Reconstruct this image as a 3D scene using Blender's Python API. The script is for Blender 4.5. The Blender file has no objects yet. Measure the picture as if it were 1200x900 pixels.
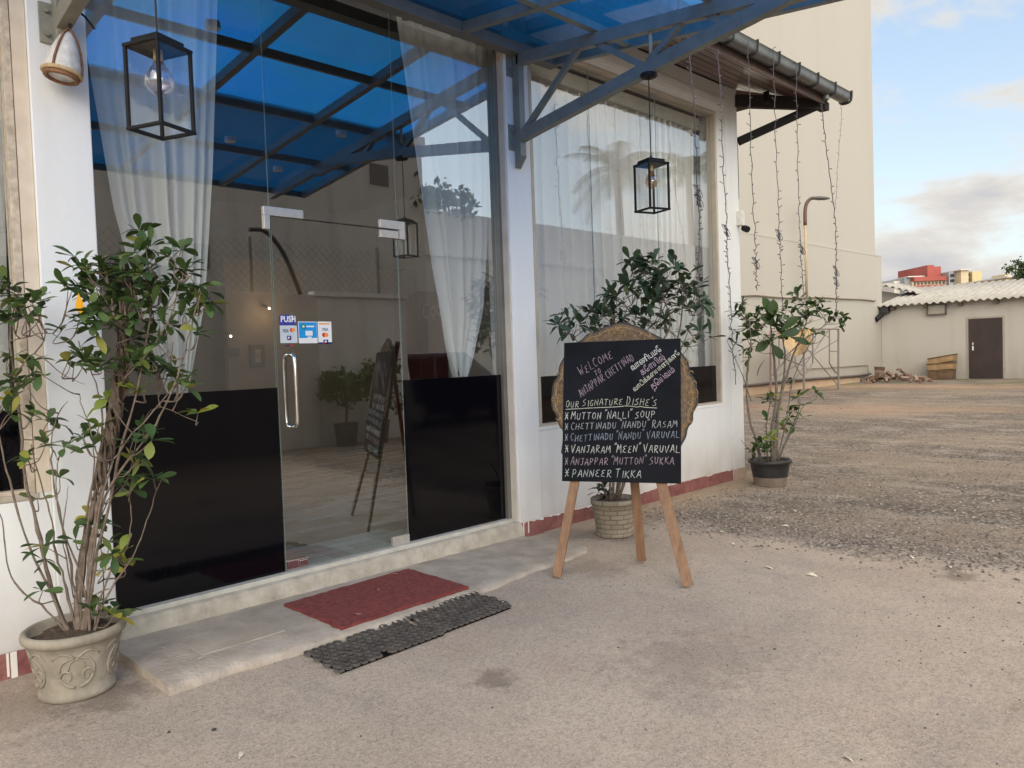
import bpy, bmesh, math, random
import numpy as np
from mathutils import Vector, Matrix
random.seed(7); RNG = np.random.default_rng(7)
sc = bpy.context.scene
COL = sc.collection
rad = math.radians

# ------------------------------------------------------------------ camera
CAM = np.array([0.0, 0.0, 1.4]); FOC = 912.0
YAW, PITCH, ROLL = .78590, -.03624, -.03453
_f = np.array([math.sin(YAW)*math.cos(PITCH), math.cos(YAW)*math.cos(PITCH), math.sin(PITCH)])
_r0 = np.array([math.cos(YAW), -math.sin(YAW), 0.0]); _u0 = np.cross(_r0, _f)
_r = _r0*math.cos(ROLL) + _u0*math.sin(ROLL); _u = -_r0*math.sin(ROLL) + _u0*math.cos(ROLL)
cd = bpy.data.cameras.new('camera'); cam = bpy.data.objects.new('camera', cd); COL.objects.link(cam)
cam.matrix_world = Matrix(((_r[0], _u[0], -_f[0], CAM[0]), (_r[1], _u[1], -_f[1], CAM[1]), (_r[2], _u[2], -_f[2], CAM[2]), (0, 0, 0, 1)))
cd.sensor_fit = 'HORIZONTAL'; cd.sensor_width = 36.0; cd.lens = FOC/1200*36.0
cd.clip_start = .05; cd.clip_end = 6000
sc.camera = cam

# ------------------------------------------------------------------ light
SUN_EL, SUN_ROT = 27.0, 222.0
SKY_STRENGTH, SUN_STRENGTH, EXPOSURE = .15, .5, 1.0
w = bpy.data.worlds.new('World'); sc.world = w; w.use_nodes = True
nt = w.node_tree; N = nt.nodes; L = nt.links
for n in list(N): N.remove(n)
def wn(t, **k):
    n = N.new(t)
    for a, b in k.items(): setattr(n, a, b)
    return n
out = wn('ShaderNodeOutputWorld'); bg = wn('ShaderNodeBackground'); bg.inputs[1].default_value = SKY_STRENGTH
L.new(bg.outputs[0], out.inputs[0])
sky = wn('ShaderNodeTexSky', sky_type='NISHITA'); sky.sun_disc = False
sky.sun_elevation = rad(SUN_EL); sky.sun_rotation = rad(SUN_ROT); sky.air_density = 1.0; sky.dust_density = 1.2; sky.ozone_density = 1.0
tc = wn('ShaderNodeTexCoord'); sep = wn('ShaderNodeSeparateXYZ'); L.new(tc.outputs['Generated'], sep.inputs[0])
mp = wn('ShaderNodeMapping'); mp.inputs['Scale'].default_value = (2.4, 2.4, 5.6); mp.inputs['Location'].default_value = (5.3, 2.2, 1.15)
L.new(tc.outputs['Generated'], mp.inputs[0])
cn = wn('ShaderNodeTexNoise'); cn.inputs['Scale'].default_value = 2.0; cn.inputs['Detail'].default_value = 9; cn.inputs['Roughness'].default_value = .56; cn.inputs['Distortion'].default_value = .25
L.new(mp.outputs[0], cn.inputs[0])
# more cloud near the horizon and overhead
el = wn('ShaderNodeMapRange'); el.inputs[1].default_value = .06; el.inputs[2].default_value = .20; el.inputs[3].default_value = .26; el.inputs[4].default_value = 0.0
L.new(sep.outputs[2], el.inputs[0])
el2 = wn('ShaderNodeMapRange'); el2.inputs[1].default_value = .31; el2.inputs[2].default_value = .44; el2.inputs[3].default_value = 0.0; el2.inputs[4].default_value = .20
L.new(sep.outputs[2], el2.inputs[0])
ad = wn('ShaderNodeMath', operation='ADD'); L.new(cn.outputs[0], ad.inputs[0]); L.new(el.outputs[0], ad.inputs[1])
ad2 = wn('ShaderNodeMath', operation='ADD'); L.new(ad.outputs[0], ad2.inputs[0]); L.new(el2.outputs[0], ad2.inputs[1])
cr = wn('ShaderNodeMapRange', interpolation_type='SMOOTHSTEP'); cr.inputs[1].default_value = .50; cr.inputs[2].default_value = .66
L.new(ad2.outputs[0], cr.inputs[0])
# cloud body: cream edges, grey-mauve cores
cc = wn('ShaderNodeMapRange', interpolation_type='SMOOTHSTEP'); cc.inputs[1].default_value = .55; cc.inputs[2].default_value = .80
L.new(ad2.outputs[0], cc.inputs[0])
ccol = wn('ShaderNodeMix', data_type='RGBA'); L.new(cc.outputs[0], ccol.inputs[0])
ccol.inputs[6].default_value = (2.9, 2.75, 2.5, 1); ccol.inputs[7].default_value = (2.0, 2.0, 2.1, 1)
# clear part: the Nishita sky, lifted by thin high cloud
skm = wn('ShaderNodeMix', data_type='RGBA'); skm.inputs[0].default_value = .72
L.new(sky.outputs[0], skm.inputs[6])
grd = wn('ShaderNodeMapRange'); grd.inputs[1].default_value = .14; grd.inputs[2].default_value = .50; L.new(sep.outputs[2], grd.inputs[0])
pal = wn('ShaderNodeMix', data_type='RGBA'); L.new(grd.outputs[0], pal.inputs[0]); pal.inputs[6].default_value = (2.35, 2.6, 2.68, 1); pal.inputs[7].default_value = (1.2, 1.8, 2.65, 1); L.new(pal.outputs[2], skm.inputs[7])
mx = wn('ShaderNodeMix', data_type='RGBA'); L.new(cr.outputs[0], mx.inputs[0]); L.new(skm.outputs[2], mx.inputs[6]); L.new(ccol.outputs[2], mx.inputs[7])
# the sunward half of the sky (behind the camera) is much the brighter
dt = wn('ShaderNodeVectorMath', operation='DOT_PRODUCT'); L.new(tc.outputs['Generated'], dt.inputs[0]); dt.inputs[1].default_value = (-.28, -.85, .45)
gl_ = wn('ShaderNodeMapRange', interpolation_type='SMOOTHSTEP'); gl_.inputs[1].default_value = .0; gl_.inputs[2].default_value = .95; gl_.inputs[3].default_value = 1.0; gl_.inputs[4].default_value = 3.1; L.new(dt.outputs['Value'], gl_.inputs[0])
zb = wn('ShaderNodeMapRange', interpolation_type='SMOOTHSTEP'); zb.inputs[1].default_value = .50; zb.inputs[2].default_value = .85; zb.inputs[3].default_value = 0.0; zb.inputs[4].default_value = 1.1; L.new(sep.outputs[2], zb.inputs[0])
zs_ = wn('ShaderNodeMath', operation='ADD'); L.new(gl_.outputs[0], zs_.inputs[0]); L.new(zb.outputs[0], zs_.inputs[1])
vm = wn('ShaderNodeVectorMath', operation='SCALE'); L.new(mx.outputs[2], vm.inputs[0]); L.new(zs_.outputs[0], vm.inputs['Scale'])
tn = wn('ShaderNodeMix', data_type='RGBA', blend_type='MULTIPLY'); L.new(vm.outputs[0], tn.inputs[6]); tn.inputs[7].default_value = (1.03, .98, .89, 1)
tf = wn('ShaderNodeMapRange'); tf.inputs[1].default_value = 1.0; tf.inputs[2].default_value = 2.6; L.new(zs_.outputs[0], tf.inputs[0]); L.new(tf.outputs[0], tn.inputs[0])
L.new(tn.outputs[2], bg.inputs[0])
sd = bpy.data.lights.new('sun', 'SUN'); sun = bpy.data.objects.new('sun', sd); COL.objects.link(sun)
sd.energy = SUN_STRENGTH; sd.angle = rad(38.0); sd.color = (1.0, .93, .82)
_sdir = Vector((math.sin(rad(SUN_ROT))*math.cos(rad(SUN_EL)), math.cos(rad(SUN_ROT))*math.cos(rad(SUN_EL)), math.sin(rad(SUN_EL))))
sun.rotation_euler = _sdir.to_track_quat('Z', 'Y').to_euler(); sun.location = (0, -30, 30)
vs = sc.view_settings; vs.view_transform = 'Standard'; vs.look = 'None'; vs.exposure = EXPOSURE; vs.gamma = 1.0; vs.use_curve_mapping = False
sc.render.engine = 'CYCLES'; cy = sc.cycles
cy.use_denoising = True; cy.max_bounces = 10; cy.transparent_max_bounces = 24; cy.glossy_bounces = 5; cy.diffuse_bounces = 4; cy.transmission_bounces = 8
cy.caustics_reflective = False; cy.caustics_refractive = False; cy.sample_clamp_indirect = 6.0

# ------------------------------------------------------------------ where a sight line meets a real plane
def ray(px, py): return _f + (px-600)/FOC*_r - (py-450)/FOC*_u
def onX(px, py, X): d = ray(px, py); return CAM + d*(X/d[0])
def onY(px, py, Y): d = ray(px, py); return CAM + d*(Y/d[1])
def onZ(px, py, z=0.0): d = ray(px, py); return CAM + d*((z-CAM[2])/d[2])
def atD(px, py, dep): return CAM + ray(px, py)*dep
def depth(P): return float((np.array(P)-CAM) @ _f)

# ------------------------------------------------------------------ materials
MATS = {}
def nodes(m):
    m.use_nodes = True; t = m.node_tree; return t, t.nodes, t.links, t.nodes['Principled BSDF']
def mat(name, col, rough=.6, metal=0.0, var=.12, scale=6.0, bump=0.0, bscale=60.0, col2=None, amt=None, spec=.5, trans=0.0, detail=6.0, stretch=None, coat=0.0):
    """procedural surface: two-tone noise colour, noise bump, noise roughness"""
    if name in MATS: return MATS[name]
    m = bpy.data.materials.new(name); t, n, l, p = nodes(m)
    c = n.new('ShaderNodeTexCoord'); mpn = n.new('ShaderNodeMapping'); l.new(c.outputs['Object'], mpn.inputs[0])
    if stretch: mpn.inputs['Scale'].default_value = stretch
    no = n.new('ShaderNodeTexNoise'); no.inputs['Scale'].default_value = scale; no.inputs['Detail'].default_value = detail; no.inputs['Roughness'].default_value = .62
    l.new(mpn.outputs[0], no.inputs[0])
    rp = n.new('ShaderNodeMapRange'); rp.inputs[1].default_value = .32; rp.inputs[2].default_value = .68; l.new(no.outputs[0], rp.inputs[0])
    mixn = n.new('ShaderNodeMix'); mixn.data_type = 'RGBA'; l.new(rp.outputs[0], mixn.inputs[0])
    if col2 is None:
        a = [max(0, x*(1-var)) for x in col]; b = [min(1, x*(1+var)) for x in col]
    else: a, b = col, col2
    mixn.inputs[6].default_value = (*a, 1); mixn.inputs[7].default_value = (*b, 1)
    l.new(mixn.outputs[2], p.inputs['Base Color'])
    r2 = n.new('ShaderNodeMapRange'); r2.inputs[3].default_value = max(.02, rough-.08); r2.inputs[4].default_value = min(1, rough+.08); l.new(no.outputs[0], r2.inputs[0]); l.new(r2.outputs[0], p.inputs['Roughness'])
    p.inputs['Metallic'].default_value = metal; p.inputs['Specular IOR Level'].default_value = spec
    if coat: p.inputs['Coat Weight'].default_value = coat; p.inputs['Coat Roughness'].default_value = .15
    if bump:
        bn = n.new('ShaderNodeTexNoise'); bn.inputs['Scale'].default_value = bscale; bn.inputs['Detail'].default_value = 5; l.new(mpn.outputs[0], bn.inputs[0])
        bb = n.new('ShaderNodeBump'); bb.inputs['Strength'].default_value = bump; bb.inputs['Distance'].default_value = .01; l.new(bn.outputs[0], bb.inputs['Height']); l.new(bb.outputs[0], p.inputs['Normal'])
    MATS[name] = m; return m

def paint_wall(name, base, dirt, z0, z1, streak=.35, sx=5.0):
    """painted plaster with splash dirt that dies out with height and faint rain streaks"""
    m = bpy.data.materials.new(name); t, n, l, p = nodes(m)
    g = n.new('ShaderNodeNewGeometry'); s = n.new('ShaderNodeSeparateXYZ'); l.new(g.outputs['Position'], s.inputs[0])
    h = n.new('ShaderNodeMapRange'); h.inputs[1].default_value = z0; h.inputs[2].default_value = z1; h.inputs[3].default_value = 1; h.inputs[4].default_value = 0; l.new(s.outputs[2], h.inputs[0])
    n1 = n.new('ShaderNodeTexNoise'); n1.inputs['Scale'].default_value = 3.0; n1.inputs['Detail'].default_value = 8; l.new(g.outputs['Position'], n1.inputs[0])
    mu = n.new('ShaderNodeMath'); mu.operation = 'MULTIPLY'; l.new(h.outputs[0], mu.inputs[0]); l.new(n1.outputs[0], mu.inputs[1])
    mp2 = n.new('ShaderNodeMapping'); mp2.inputs['Scale'].default_value = (sx, sx, .07*sx); l.new(g.outputs['Position'], mp2.inputs[0])
    n2 = n.new('ShaderNodeTexNoise'); n2.inputs['Scale'].default_value = 1.2; n2.inputs['Detail'].default_value = 6; l.new(mp2.outputs[0], n2.inputs[0])
    r = n.new('ShaderNodeMapRange'); r.inputs[1].default_value = .48; r.inputs[2].default_value = .8; r.inputs[4].default_value = streak; l.new(n2.outputs[0], r.inputs[0])
    a = n.new('ShaderNodeMath'); a.operation = 'ADD'; a.use_clamp = True; l.new(mu.outputs[0], a.inputs[0]); l.new(r.outputs[0], a.inputs[1])
    mixn = n.new('ShaderNodeMix'); mixn.data_type = 'RGBA'; mixn.inputs[6].default_value = (*base, 1); mixn.inputs[7].default_value = (*dirt, 1); l.new(a.outputs[0], mixn.inputs[0])
    l.new(mixn.outputs[2], p.inputs['Base Color']); p.inputs['Roughness'].default_value = .7; p.inputs['Specular IOR Level'].default_value = .3
    bn = n.new('ShaderNodeTexNoise'); bn.inputs['Scale'].default_value = 25; bn.inputs['Detail'].default_value = 6; l.new(g.outputs['Position'], bn.inputs[0])
    bb = n.new('ShaderNodeBump'); bb.inputs['Strength'].default_value = .12; bb.inputs['Distance'].default_value = .02; l.new(bn.outputs[0], bb.inputs['Height']); l.new(bb.outputs[0], p.inputs['Normal'])
    MATS[name] = m; return m

def glass_mat(name, tint, f0, f1, rough=0.0, gcol=(1, 1, 1)):
    """sheet glass: see-through tint plus a mirror part that grows towards grazing"""
    m = bpy.data.materials.new(name); t, n, l, p = nodes(m); n.remove(p); o = n['Material Output']
    tr = n.new('ShaderNodeBsdfTransparent'); tr.inputs[0].default_value = (*tint, 1)
    gl = n.new('ShaderNodeBsdfGlossy'); gl.inputs['Roughness'].default_value = rough; gl.inputs[0].default_value = (*gcol, 1)
    lw = n.new('ShaderNodeLayerWeight'); lw.inputs[0].default_value = .5
    pw = n.new('ShaderNodeMath'); pw.operation = 'POWER'; pw.inputs[1].default_value = 3.0; l.new(lw.outputs['Facing'], pw.inputs[0])
    mr = n.new('ShaderNodeMapRange'); mr.inputs[3].default_value = f0; mr.inputs[4].default_value = f1; l.new(pw.outputs[0], mr.inputs[0])
    ms = n.new('ShaderNodeMixShader'); l.new(mr.outputs[0], ms.inputs[0]); l.new(tr.outputs[0], ms.inputs[1]); l.new(gl.outputs[0], ms.inputs[2]); l.new(ms.outputs[0], o.inputs[0])
    MATS[name] = m; return m

def sheer_mat(name, col, through=.35):
    m = bpy.data.materials.new(name); t, n, l, p = nodes(m); n.remove(p); o = n['Material Output']
    d = n.new('ShaderNodeBsdfDiffuse'); d.inputs[0].default_value = (*col, 1)
    tl = n.new('ShaderNodeBsdfTranslucent'); tl.inputs[0].default_value = (*col, 1)
    tr = n.new('ShaderNodeBsdfTransparent')
    a = n.new('ShaderNodeMixShader'); a.inputs[0].default_value = .4; l.new(d.outputs[0], a.inputs[1]); l.new(tl.outputs[0], a.inputs[2])
    lw = n.new('ShaderNodeLayerWeight'); lw.inputs[0].default_value = .4
    mr = n.new('ShaderNodeMapRange'); mr.inputs[3].default_value = through; mr.inputs[4].default_value = .02; l.new(lw.outputs['Facing'], mr.inputs[0])
    b = n.new('ShaderNodeMixShader'); l.new(mr.outputs[0], b.inputs[0]); l.new(a.outputs[0], b.inputs[1]); l.new(tr.outputs[0], b.inputs[2]); l.new(b.outputs[0], o.inputs[0])
    MATS[name] = m; return m

def leaf_mat(name, cols):
    m = bpy.data.materials.new(name); t, n, l, p = nodes(m)
    g = n.new('ShaderNodeNewGeometry'); rp = n.new('ShaderNodeValToRGB'); l.new(g.outputs['Random Per Island'], rp.inputs[0])
    e = rp.color_ramp.elements; e[0].position = cols[0][0]; e[0].color = (*cols[0][1], 1); e[1].position = cols[-1][0]; e[1].color = (*cols[-1][1], 1)
    for ps, c in cols[1:-1]:
        k = e.new(ps); k.color = (*c, 1)
    l.new(rp.outputs[0], p.inputs['Base Color']); p.inputs['Roughness'].default_value = .5; p.inputs['Specular IOR Level'].default_value = .35
    tl = n.new('ShaderNodeBsdfTranslucent'); l.new(rp.outputs[0], tl.inputs[0])
    ms = n.new('ShaderNodeMixShader'); ms.inputs[0].default_value = .22; l.new(p.outputs[0], ms.inputs[1]); l.new(tl.outputs[0], ms.inputs[2]); l.new(ms.outputs[0], n['Material Output'].inputs[0])
    MATS[name] = m; return m

def emit_mat(name, col, s):
    m = bpy.data.materials.new(name); t, n, l, p = nodes(m)
    p.inputs['Base Color'].default_value = (*col, 1); p.inputs['Emission Color'].default_value = (*col, 1); p.inputs['Emission Strength'].default_value = s
    MATS[name] = m; return m

def brick_mat(name, c1, c2, mortar, scale, bw, rh, msize=.02, uv=False, rough=.7, bump=.4, stretch=None):
    m = bpy.data.materials.new(name); t, n, l, p = nodes(m)
    c = n.new('ShaderNodeTexCoord'); mpn = n.new('ShaderNodeMapping'); l.new(c.outputs['UV' if uv else 'Object'], mpn.inputs[0])
    if stretch: mpn.inputs['Rotation'].default_value = stretch
    b = n.new('ShaderNodeTexBrick'); l.new(mpn.outputs[0], b.inputs[0])
    b.inputs['Color1'].default_value = (*c1, 1); b.inputs['Color2'].default_value = (*c2, 1); b.inputs['Mortar'].default_value = (*mortar, 1)
    b.inputs['Scale'].default_value = scale; b.inputs['Brick Width'].default_value = bw; b.inputs['Row Height'].default_value = rh; b.inputs['Mortar Size'].default_value = msize
    no = n.new('ShaderNodeTexNoise'); no.inputs['Scale'].default_value = 9; no.inputs['Detail'].default_value = 7; l.new(c.outputs['Object'], no.inputs[0])
    mr = n.new('ShaderNodeMapRange'); mr.inputs[3].default_value = .7; mr.inputs[4].default_value = 1.2; l.new(no.outputs[0], mr.inputs[0])
    mm = n.new('ShaderNodeMix'); mm.data_type = 'RGBA'; mm.blend_type = 'MULTIPLY'; mm.inputs[0].default_value = 1; l.new(b.outputs[0], mm.inputs[6]); l.new(mr.outputs[0], mm.inputs[7])
    l.new(mm.outputs[2], p.inputs['Base Color']); p.inputs['Roughness'].default_value = rough
    bb = n.new('ShaderNodeBump'); bb.invert = True; bb.inputs['Strength'].default_value = bump; bb.inputs['Distance'].default_value = .006; l.new(b.outputs['Fac'], bb.inputs['Height']); l.new(bb.outputs[0], p.inputs['Normal'])
    MATS[name] = m; return m

# ------------------------------------------------------------------ mesh builder
class MB:
    def __init__(s): s.v = []; s.f = []; s.m = []; s.uv = {}; s.cur = 0
    def add(s, vs, fs, uv=None):
        o = len(s.v); s.v += [tuple(map(float, x)) for x in vs]
        for i, q in enumerate(fs):
            if uv: s.uv[len(s.f)] = uv[i]
            s.f.append([o+k for k in q]); s.m.append(s.cur)
        return s
    def box(s, x0, x1, y0, y1, z0, z1):
        v = [(x, y, z) for x in (x0, x1) for y in (y0, y1) for z in (z0, z1)]
        return s.add(v, [(0, 1, 3, 2), (4, 6, 7, 5), (0, 4, 5, 1), (2, 3, 7, 6), (0, 2, 6, 4), (1, 5, 7, 3)])
    def obox(s, c, a, b, d):
        c, a, b, d = (np.array(q, float) for q in (c, a, b, d))
        v = [c+i*a+j*b+k*d for i in (-1, 1) for j in (-1, 1) for k in (-1, 1)]
        return s.add(v, [(0, 1, 3, 2), (4, 6, 7, 5), (0, 4, 5, 1), (2, 3, 7, 6), (0, 2, 6, 4), (1, 5, 7, 3)])
    def bar(s, p0, p1, wd, ht, up=(0, 0, 1)):
        p0, p1 = np.array(p0, float), np.array(p1, float); d = p1-p0; ln = np.linalg.norm(d); d /= ln
        up = np.array(up, float); sd_ = np.cross(d, up)
        if np.linalg.norm(sd_) < 1e-4: sd_ = np.cross(d, (1, 0, 0))
        sd_ /= np.linalg.norm(sd_); up = np.cross(sd_, d)
        return s.obox((p0+p1)/2, d*ln/2, sd_*wd/2, up*ht/2)
    def tube(s, pts, r, n=6, cap=True):
        pts = [np.array(p, float) for p in pts]; k = len(pts)
        rr = r if hasattr(r, '__len__') else [r]*k
        up = np.array((.13, .21, 1.0)); vs = []; prev = None
        for i, p in enumerate(pts):
            d = pts[min(i+1, k-1)]-pts[max(i-1, 0)]; d /= (np.linalg.norm(d)+1e-9)
            if prev is None:
                a = np.cross(d, up)
                if np.linalg.norm(a) < 1e-3: a = np.cross(d, (1, 0, 0))
            else: a = prev-d*(prev@d)
            a /= (np.linalg.norm(a)+1e-9); b = np.cross(d, a); prev = a
            for j in range(n):
                t = 2*math.pi*j/n; vs.append(p+rr[i]*(a*math.cos(t)+b*math.sin(t)))
        fs = [(i*n+j, i*n+(j+1) % n, (i+1)*n+(j+1) % n, (i+1)*n+j) for i in range(k-1) for j in range(n)]
        if cap: fs += [tuple(range(n))[::-1], tuple((k-1)*n+j for j in range(n))]
        return s.add(vs, fs)
    def lathe(s, cx, cy, prof, n=40, closed=False, wob=0.0):
        vs = []; k = len(prof)
        for r, z in prof:
            for j in range(n):
                t = 2*math.pi*j/n; q = r*(1+wob*math.sin(3*t+z*9))
                vs.append((cx+q*math.cos(t), cy+q*math.sin(t), z))
        fs, uv = [], []
        for i in range(k-1):
            for j in range(n):
                fs.append((i*n+j, i*n+(j+1) % n, (i+1)*n+(j+1) % n, (i+1)*n+j))
                uv.append(((j/n, prof[i][1]), ((j+1)/n, prof[i][1]), ((j+1)/n, prof[i+1][1]), (j/n, prof[i+1][1])))
        return s.add(vs, fs, uv)
    def sphere(s, c, r, n=10, m=7, sc_=(1, 1, 1)):
        vs = []; 
        for i in range(m+1):
            a = math.pi*i/m
            for j in range(n):
                t = 2*math.pi*j/n; vs.append((c[0]+r*sc_[0]*math.sin(a)*math.cos(t), c[1]+r*sc_[1]*math.sin(a)*math.sin(t), c[2]+r*sc_[2]*math.cos(a)))
        fs = [(i*n+j, (i+1)*n+j, (i+1)*n+(j+1) % n, i*n+(j+1) % n) for i in range(m) for j in range(n)]
        return s.add(vs, fs)
    def extr(s, pts, vec):
        pts = [np.array(p, float) for p in pts]; k = len(pts); vec = np.array(vec, float)
        return s.add(pts+[p+vec for p in pts], [tuple(range(k)), tuple(k+i for i in range(k))[::-1]]+[(i, k+i, k+(i+1) % k, (i+1) % k) for i in range(k)])
    def grid(s, rows):
        R, C = len(rows), len(rows[0]); vs = [p for r in rows for p in r]
        fs = [(i*C+j, i*C+j+1, (i+1)*C+j+1, (i+1)*C+j) for i in range(R-1) for j in range(C-1)]
        return s.add(vs, fs)
    def build(s, name, m, parent=None, smooth=False, bevel=0.0, local=False, weld=False, normals=True):
        me = bpy.data.meshes.new(name); off = Vector((0, 0, 0))
        if parent is not None and not local:
            off = ROOT.get(parent.name, Vector((0, 0, 0)))
        me.from_pydata([(v[0]-off.x, v[1]-off.y, v[2]-off.z) for v in s.v], [], s.f)
        for q in (m if isinstance(m, (list, tuple)) else [m]): me.materials.append(q)
        me.polygons.foreach_set('material_index', s.m)
        if s.uv:
            ul = me.uv_layers.new(name='UVMap')
            for fi, us in s.uv.items():
                for li, u in zip(me.polygons[fi].loop_indices, us): ul.data[li].uv = u
        if normals or weld:
            bm = bmesh.new(); bm.from_mesh(me)
            if weld: bmesh.ops.remove_doubles(bm, verts=bm.verts, dist=1e-5)
            if normals: bmesh.ops.recalc_face_normals(bm, faces=bm.faces)
            bm.to_mesh(me); bm.free()
        if smooth: me.polygons.foreach_set('use_smooth', [True]*len(me.polygons))
        o = bpy.data.objects.new(name, me); COL.objects.link(o)
        if parent is not None:
            o.parent = parent
        if parent is not None: ROOT[o.name] = off
        if bevel:
            b = o.modifiers.new('bevel', 'BEVEL'); b.width = bevel; b.segments = 2; b.limit_method = 'ANGLE'; b.angle_limit = rad(40)
        return o
ROOT = {}
def thing(name, label, cat, loc=(0, 0, 0), group=None, rotz=0.0):
    o = bpy.data.objects.new(name, None); COL.objects.link(o); o.location = loc; o.rotation_euler = (0, 0, rotz); o.empty_display_size = .1
    ROOT[o.name] = Vector(loc); o['label'] = label; o['category'] = cat
    if group: o['group'] = group
    return o
def tag(o, label, cat, group=None):
    o['label'] = label; o['category'] = cat
    if group: o['group'] = group
    return o
def struct(o, kind='structure'): o['kind'] = kind; return o
def text_mesh(txt, size, weight=0.0):
    """flat lettering as vertices and faces, origin at the left end of the baseline"""
    c = bpy.data.curves.new('lettering', 'FONT'); c.body = txt; c.size = size; c.offset = weight; c.resolution_u = 3
    o = bpy.data.objects.new('lettering', c); COL.objects.link(o); bpy.context.view_layer.update()
    dg = bpy.context.evaluated_depsgraph_get(); me = bpy.data.meshes.new_from_object(o.evaluated_get(dg))
    v = [tuple(q.co) for q in me.vertices]; f = [tuple(p.vertices) for p in me.polygons]
    bpy.data.objects.remove(o); bpy.data.curves.remove(c); bpy.data.meshes.remove(me)
    return v, f

# ------------------------------------------------------------------ shared materials
M_white = paint_wall('white_paint', (.735, .75, .76), (.42, .36, .30), .10, .60, .14)
M_frame = mat('cream_frame', (.52, .46, .38), .5, var=.15, scale=14)
M_conc = mat('worn_concrete', (.31, .275, .22), .88, scale=9, bump=.8, bscale=38, col2=(.47, .425, .35))
M_slab = mat('slab_concrete', (.285, .24, .195), .92, scale=6.5, bump=.8, bscale=45, col2=(.44, .38, .315), detail=10)
M_red = mat('red_oxide_paint', (.17, .05, .05), .65, scale=11, bump=.4, bscale=40, col2=(.29, .125, .11), detail=9)
M_steel = mat('grey_green_steel', (.145, .165, .165), .45, scale=10, bump=.06, bscale=80, col2=(.20, .22, .215))
M_steel_old = mat('weathered_steel', (.20, .21, .18), .55, scale=18, bump=.2, bscale=90, col2=(.30, .27, .21))
M_rust = mat('rust', (.16, .07, .035), .85, scale=40, col2=(.30, .16, .08))
M_black = mat('black_metal', (.012, .012, .013), .55, var=.3, scale=20, spec=.22)
M_dark = mat('dark_plastic', (.03, .03, .032), .5, var=.2, scale=8)
M_chrome = mat('chrome', (.78, .77, .75), .14, 1.0, var=.05, scale=30)
M_patch = mat('satin_steel', (.66, .62, .57), .42, .7, var=.08, scale=40)
M_wire = mat('cable_black', (.015, .015, .016), .6)
M_wood_eave = mat('stained_eave_wood', (.10, .050, .038), .30, scale=3, bump=.06, bscale=30, col2=(.16, .085, .065), stretch=(.4, 9, 9), coat=.8)
M_glass = glass_mat('entrance_glass', (.92, .945, .935), .235, .75)
M_glass_win = glass_mat('window_glass', (.985, .99, .985), .145, .75)
M_glass_thin = glass_mat('lantern_glass', (.93, .94, .94), .07, .6)
M_edge = mat('glass_edge', (.30, .37, .36), .25, var=.1, scale=20)
M_bkglass = mat('black_backed_glass', (.0015, .0015, .003), .035, var=.05, spec=.34)
M_sheer = sheer_mat('sheer_curtain', (.95, .96, .95), .04)
M_soil = mat('potting_soil', (.045, .03, .02), .95, scale=30, bump=1.0, bscale=60, col2=(.10, .07, .045))
M_bark = mat('stem_bark', (.105, .078, .06), .85, scale=40, bump=.3, bscale=120, col2=(.22, .17, .135))
M_bark_dark = mat('dark_bark', (.065, .045, .033), .85, scale=40, bump=.3, bscale=120, col2=(.15, .11, .08))
M_litter = mat('dry_litter', (.62, .55, .42), .8, var=.35, scale=60)

D = 4.161      # outer face of the facade
YG = 4.26      # glass line

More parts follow.
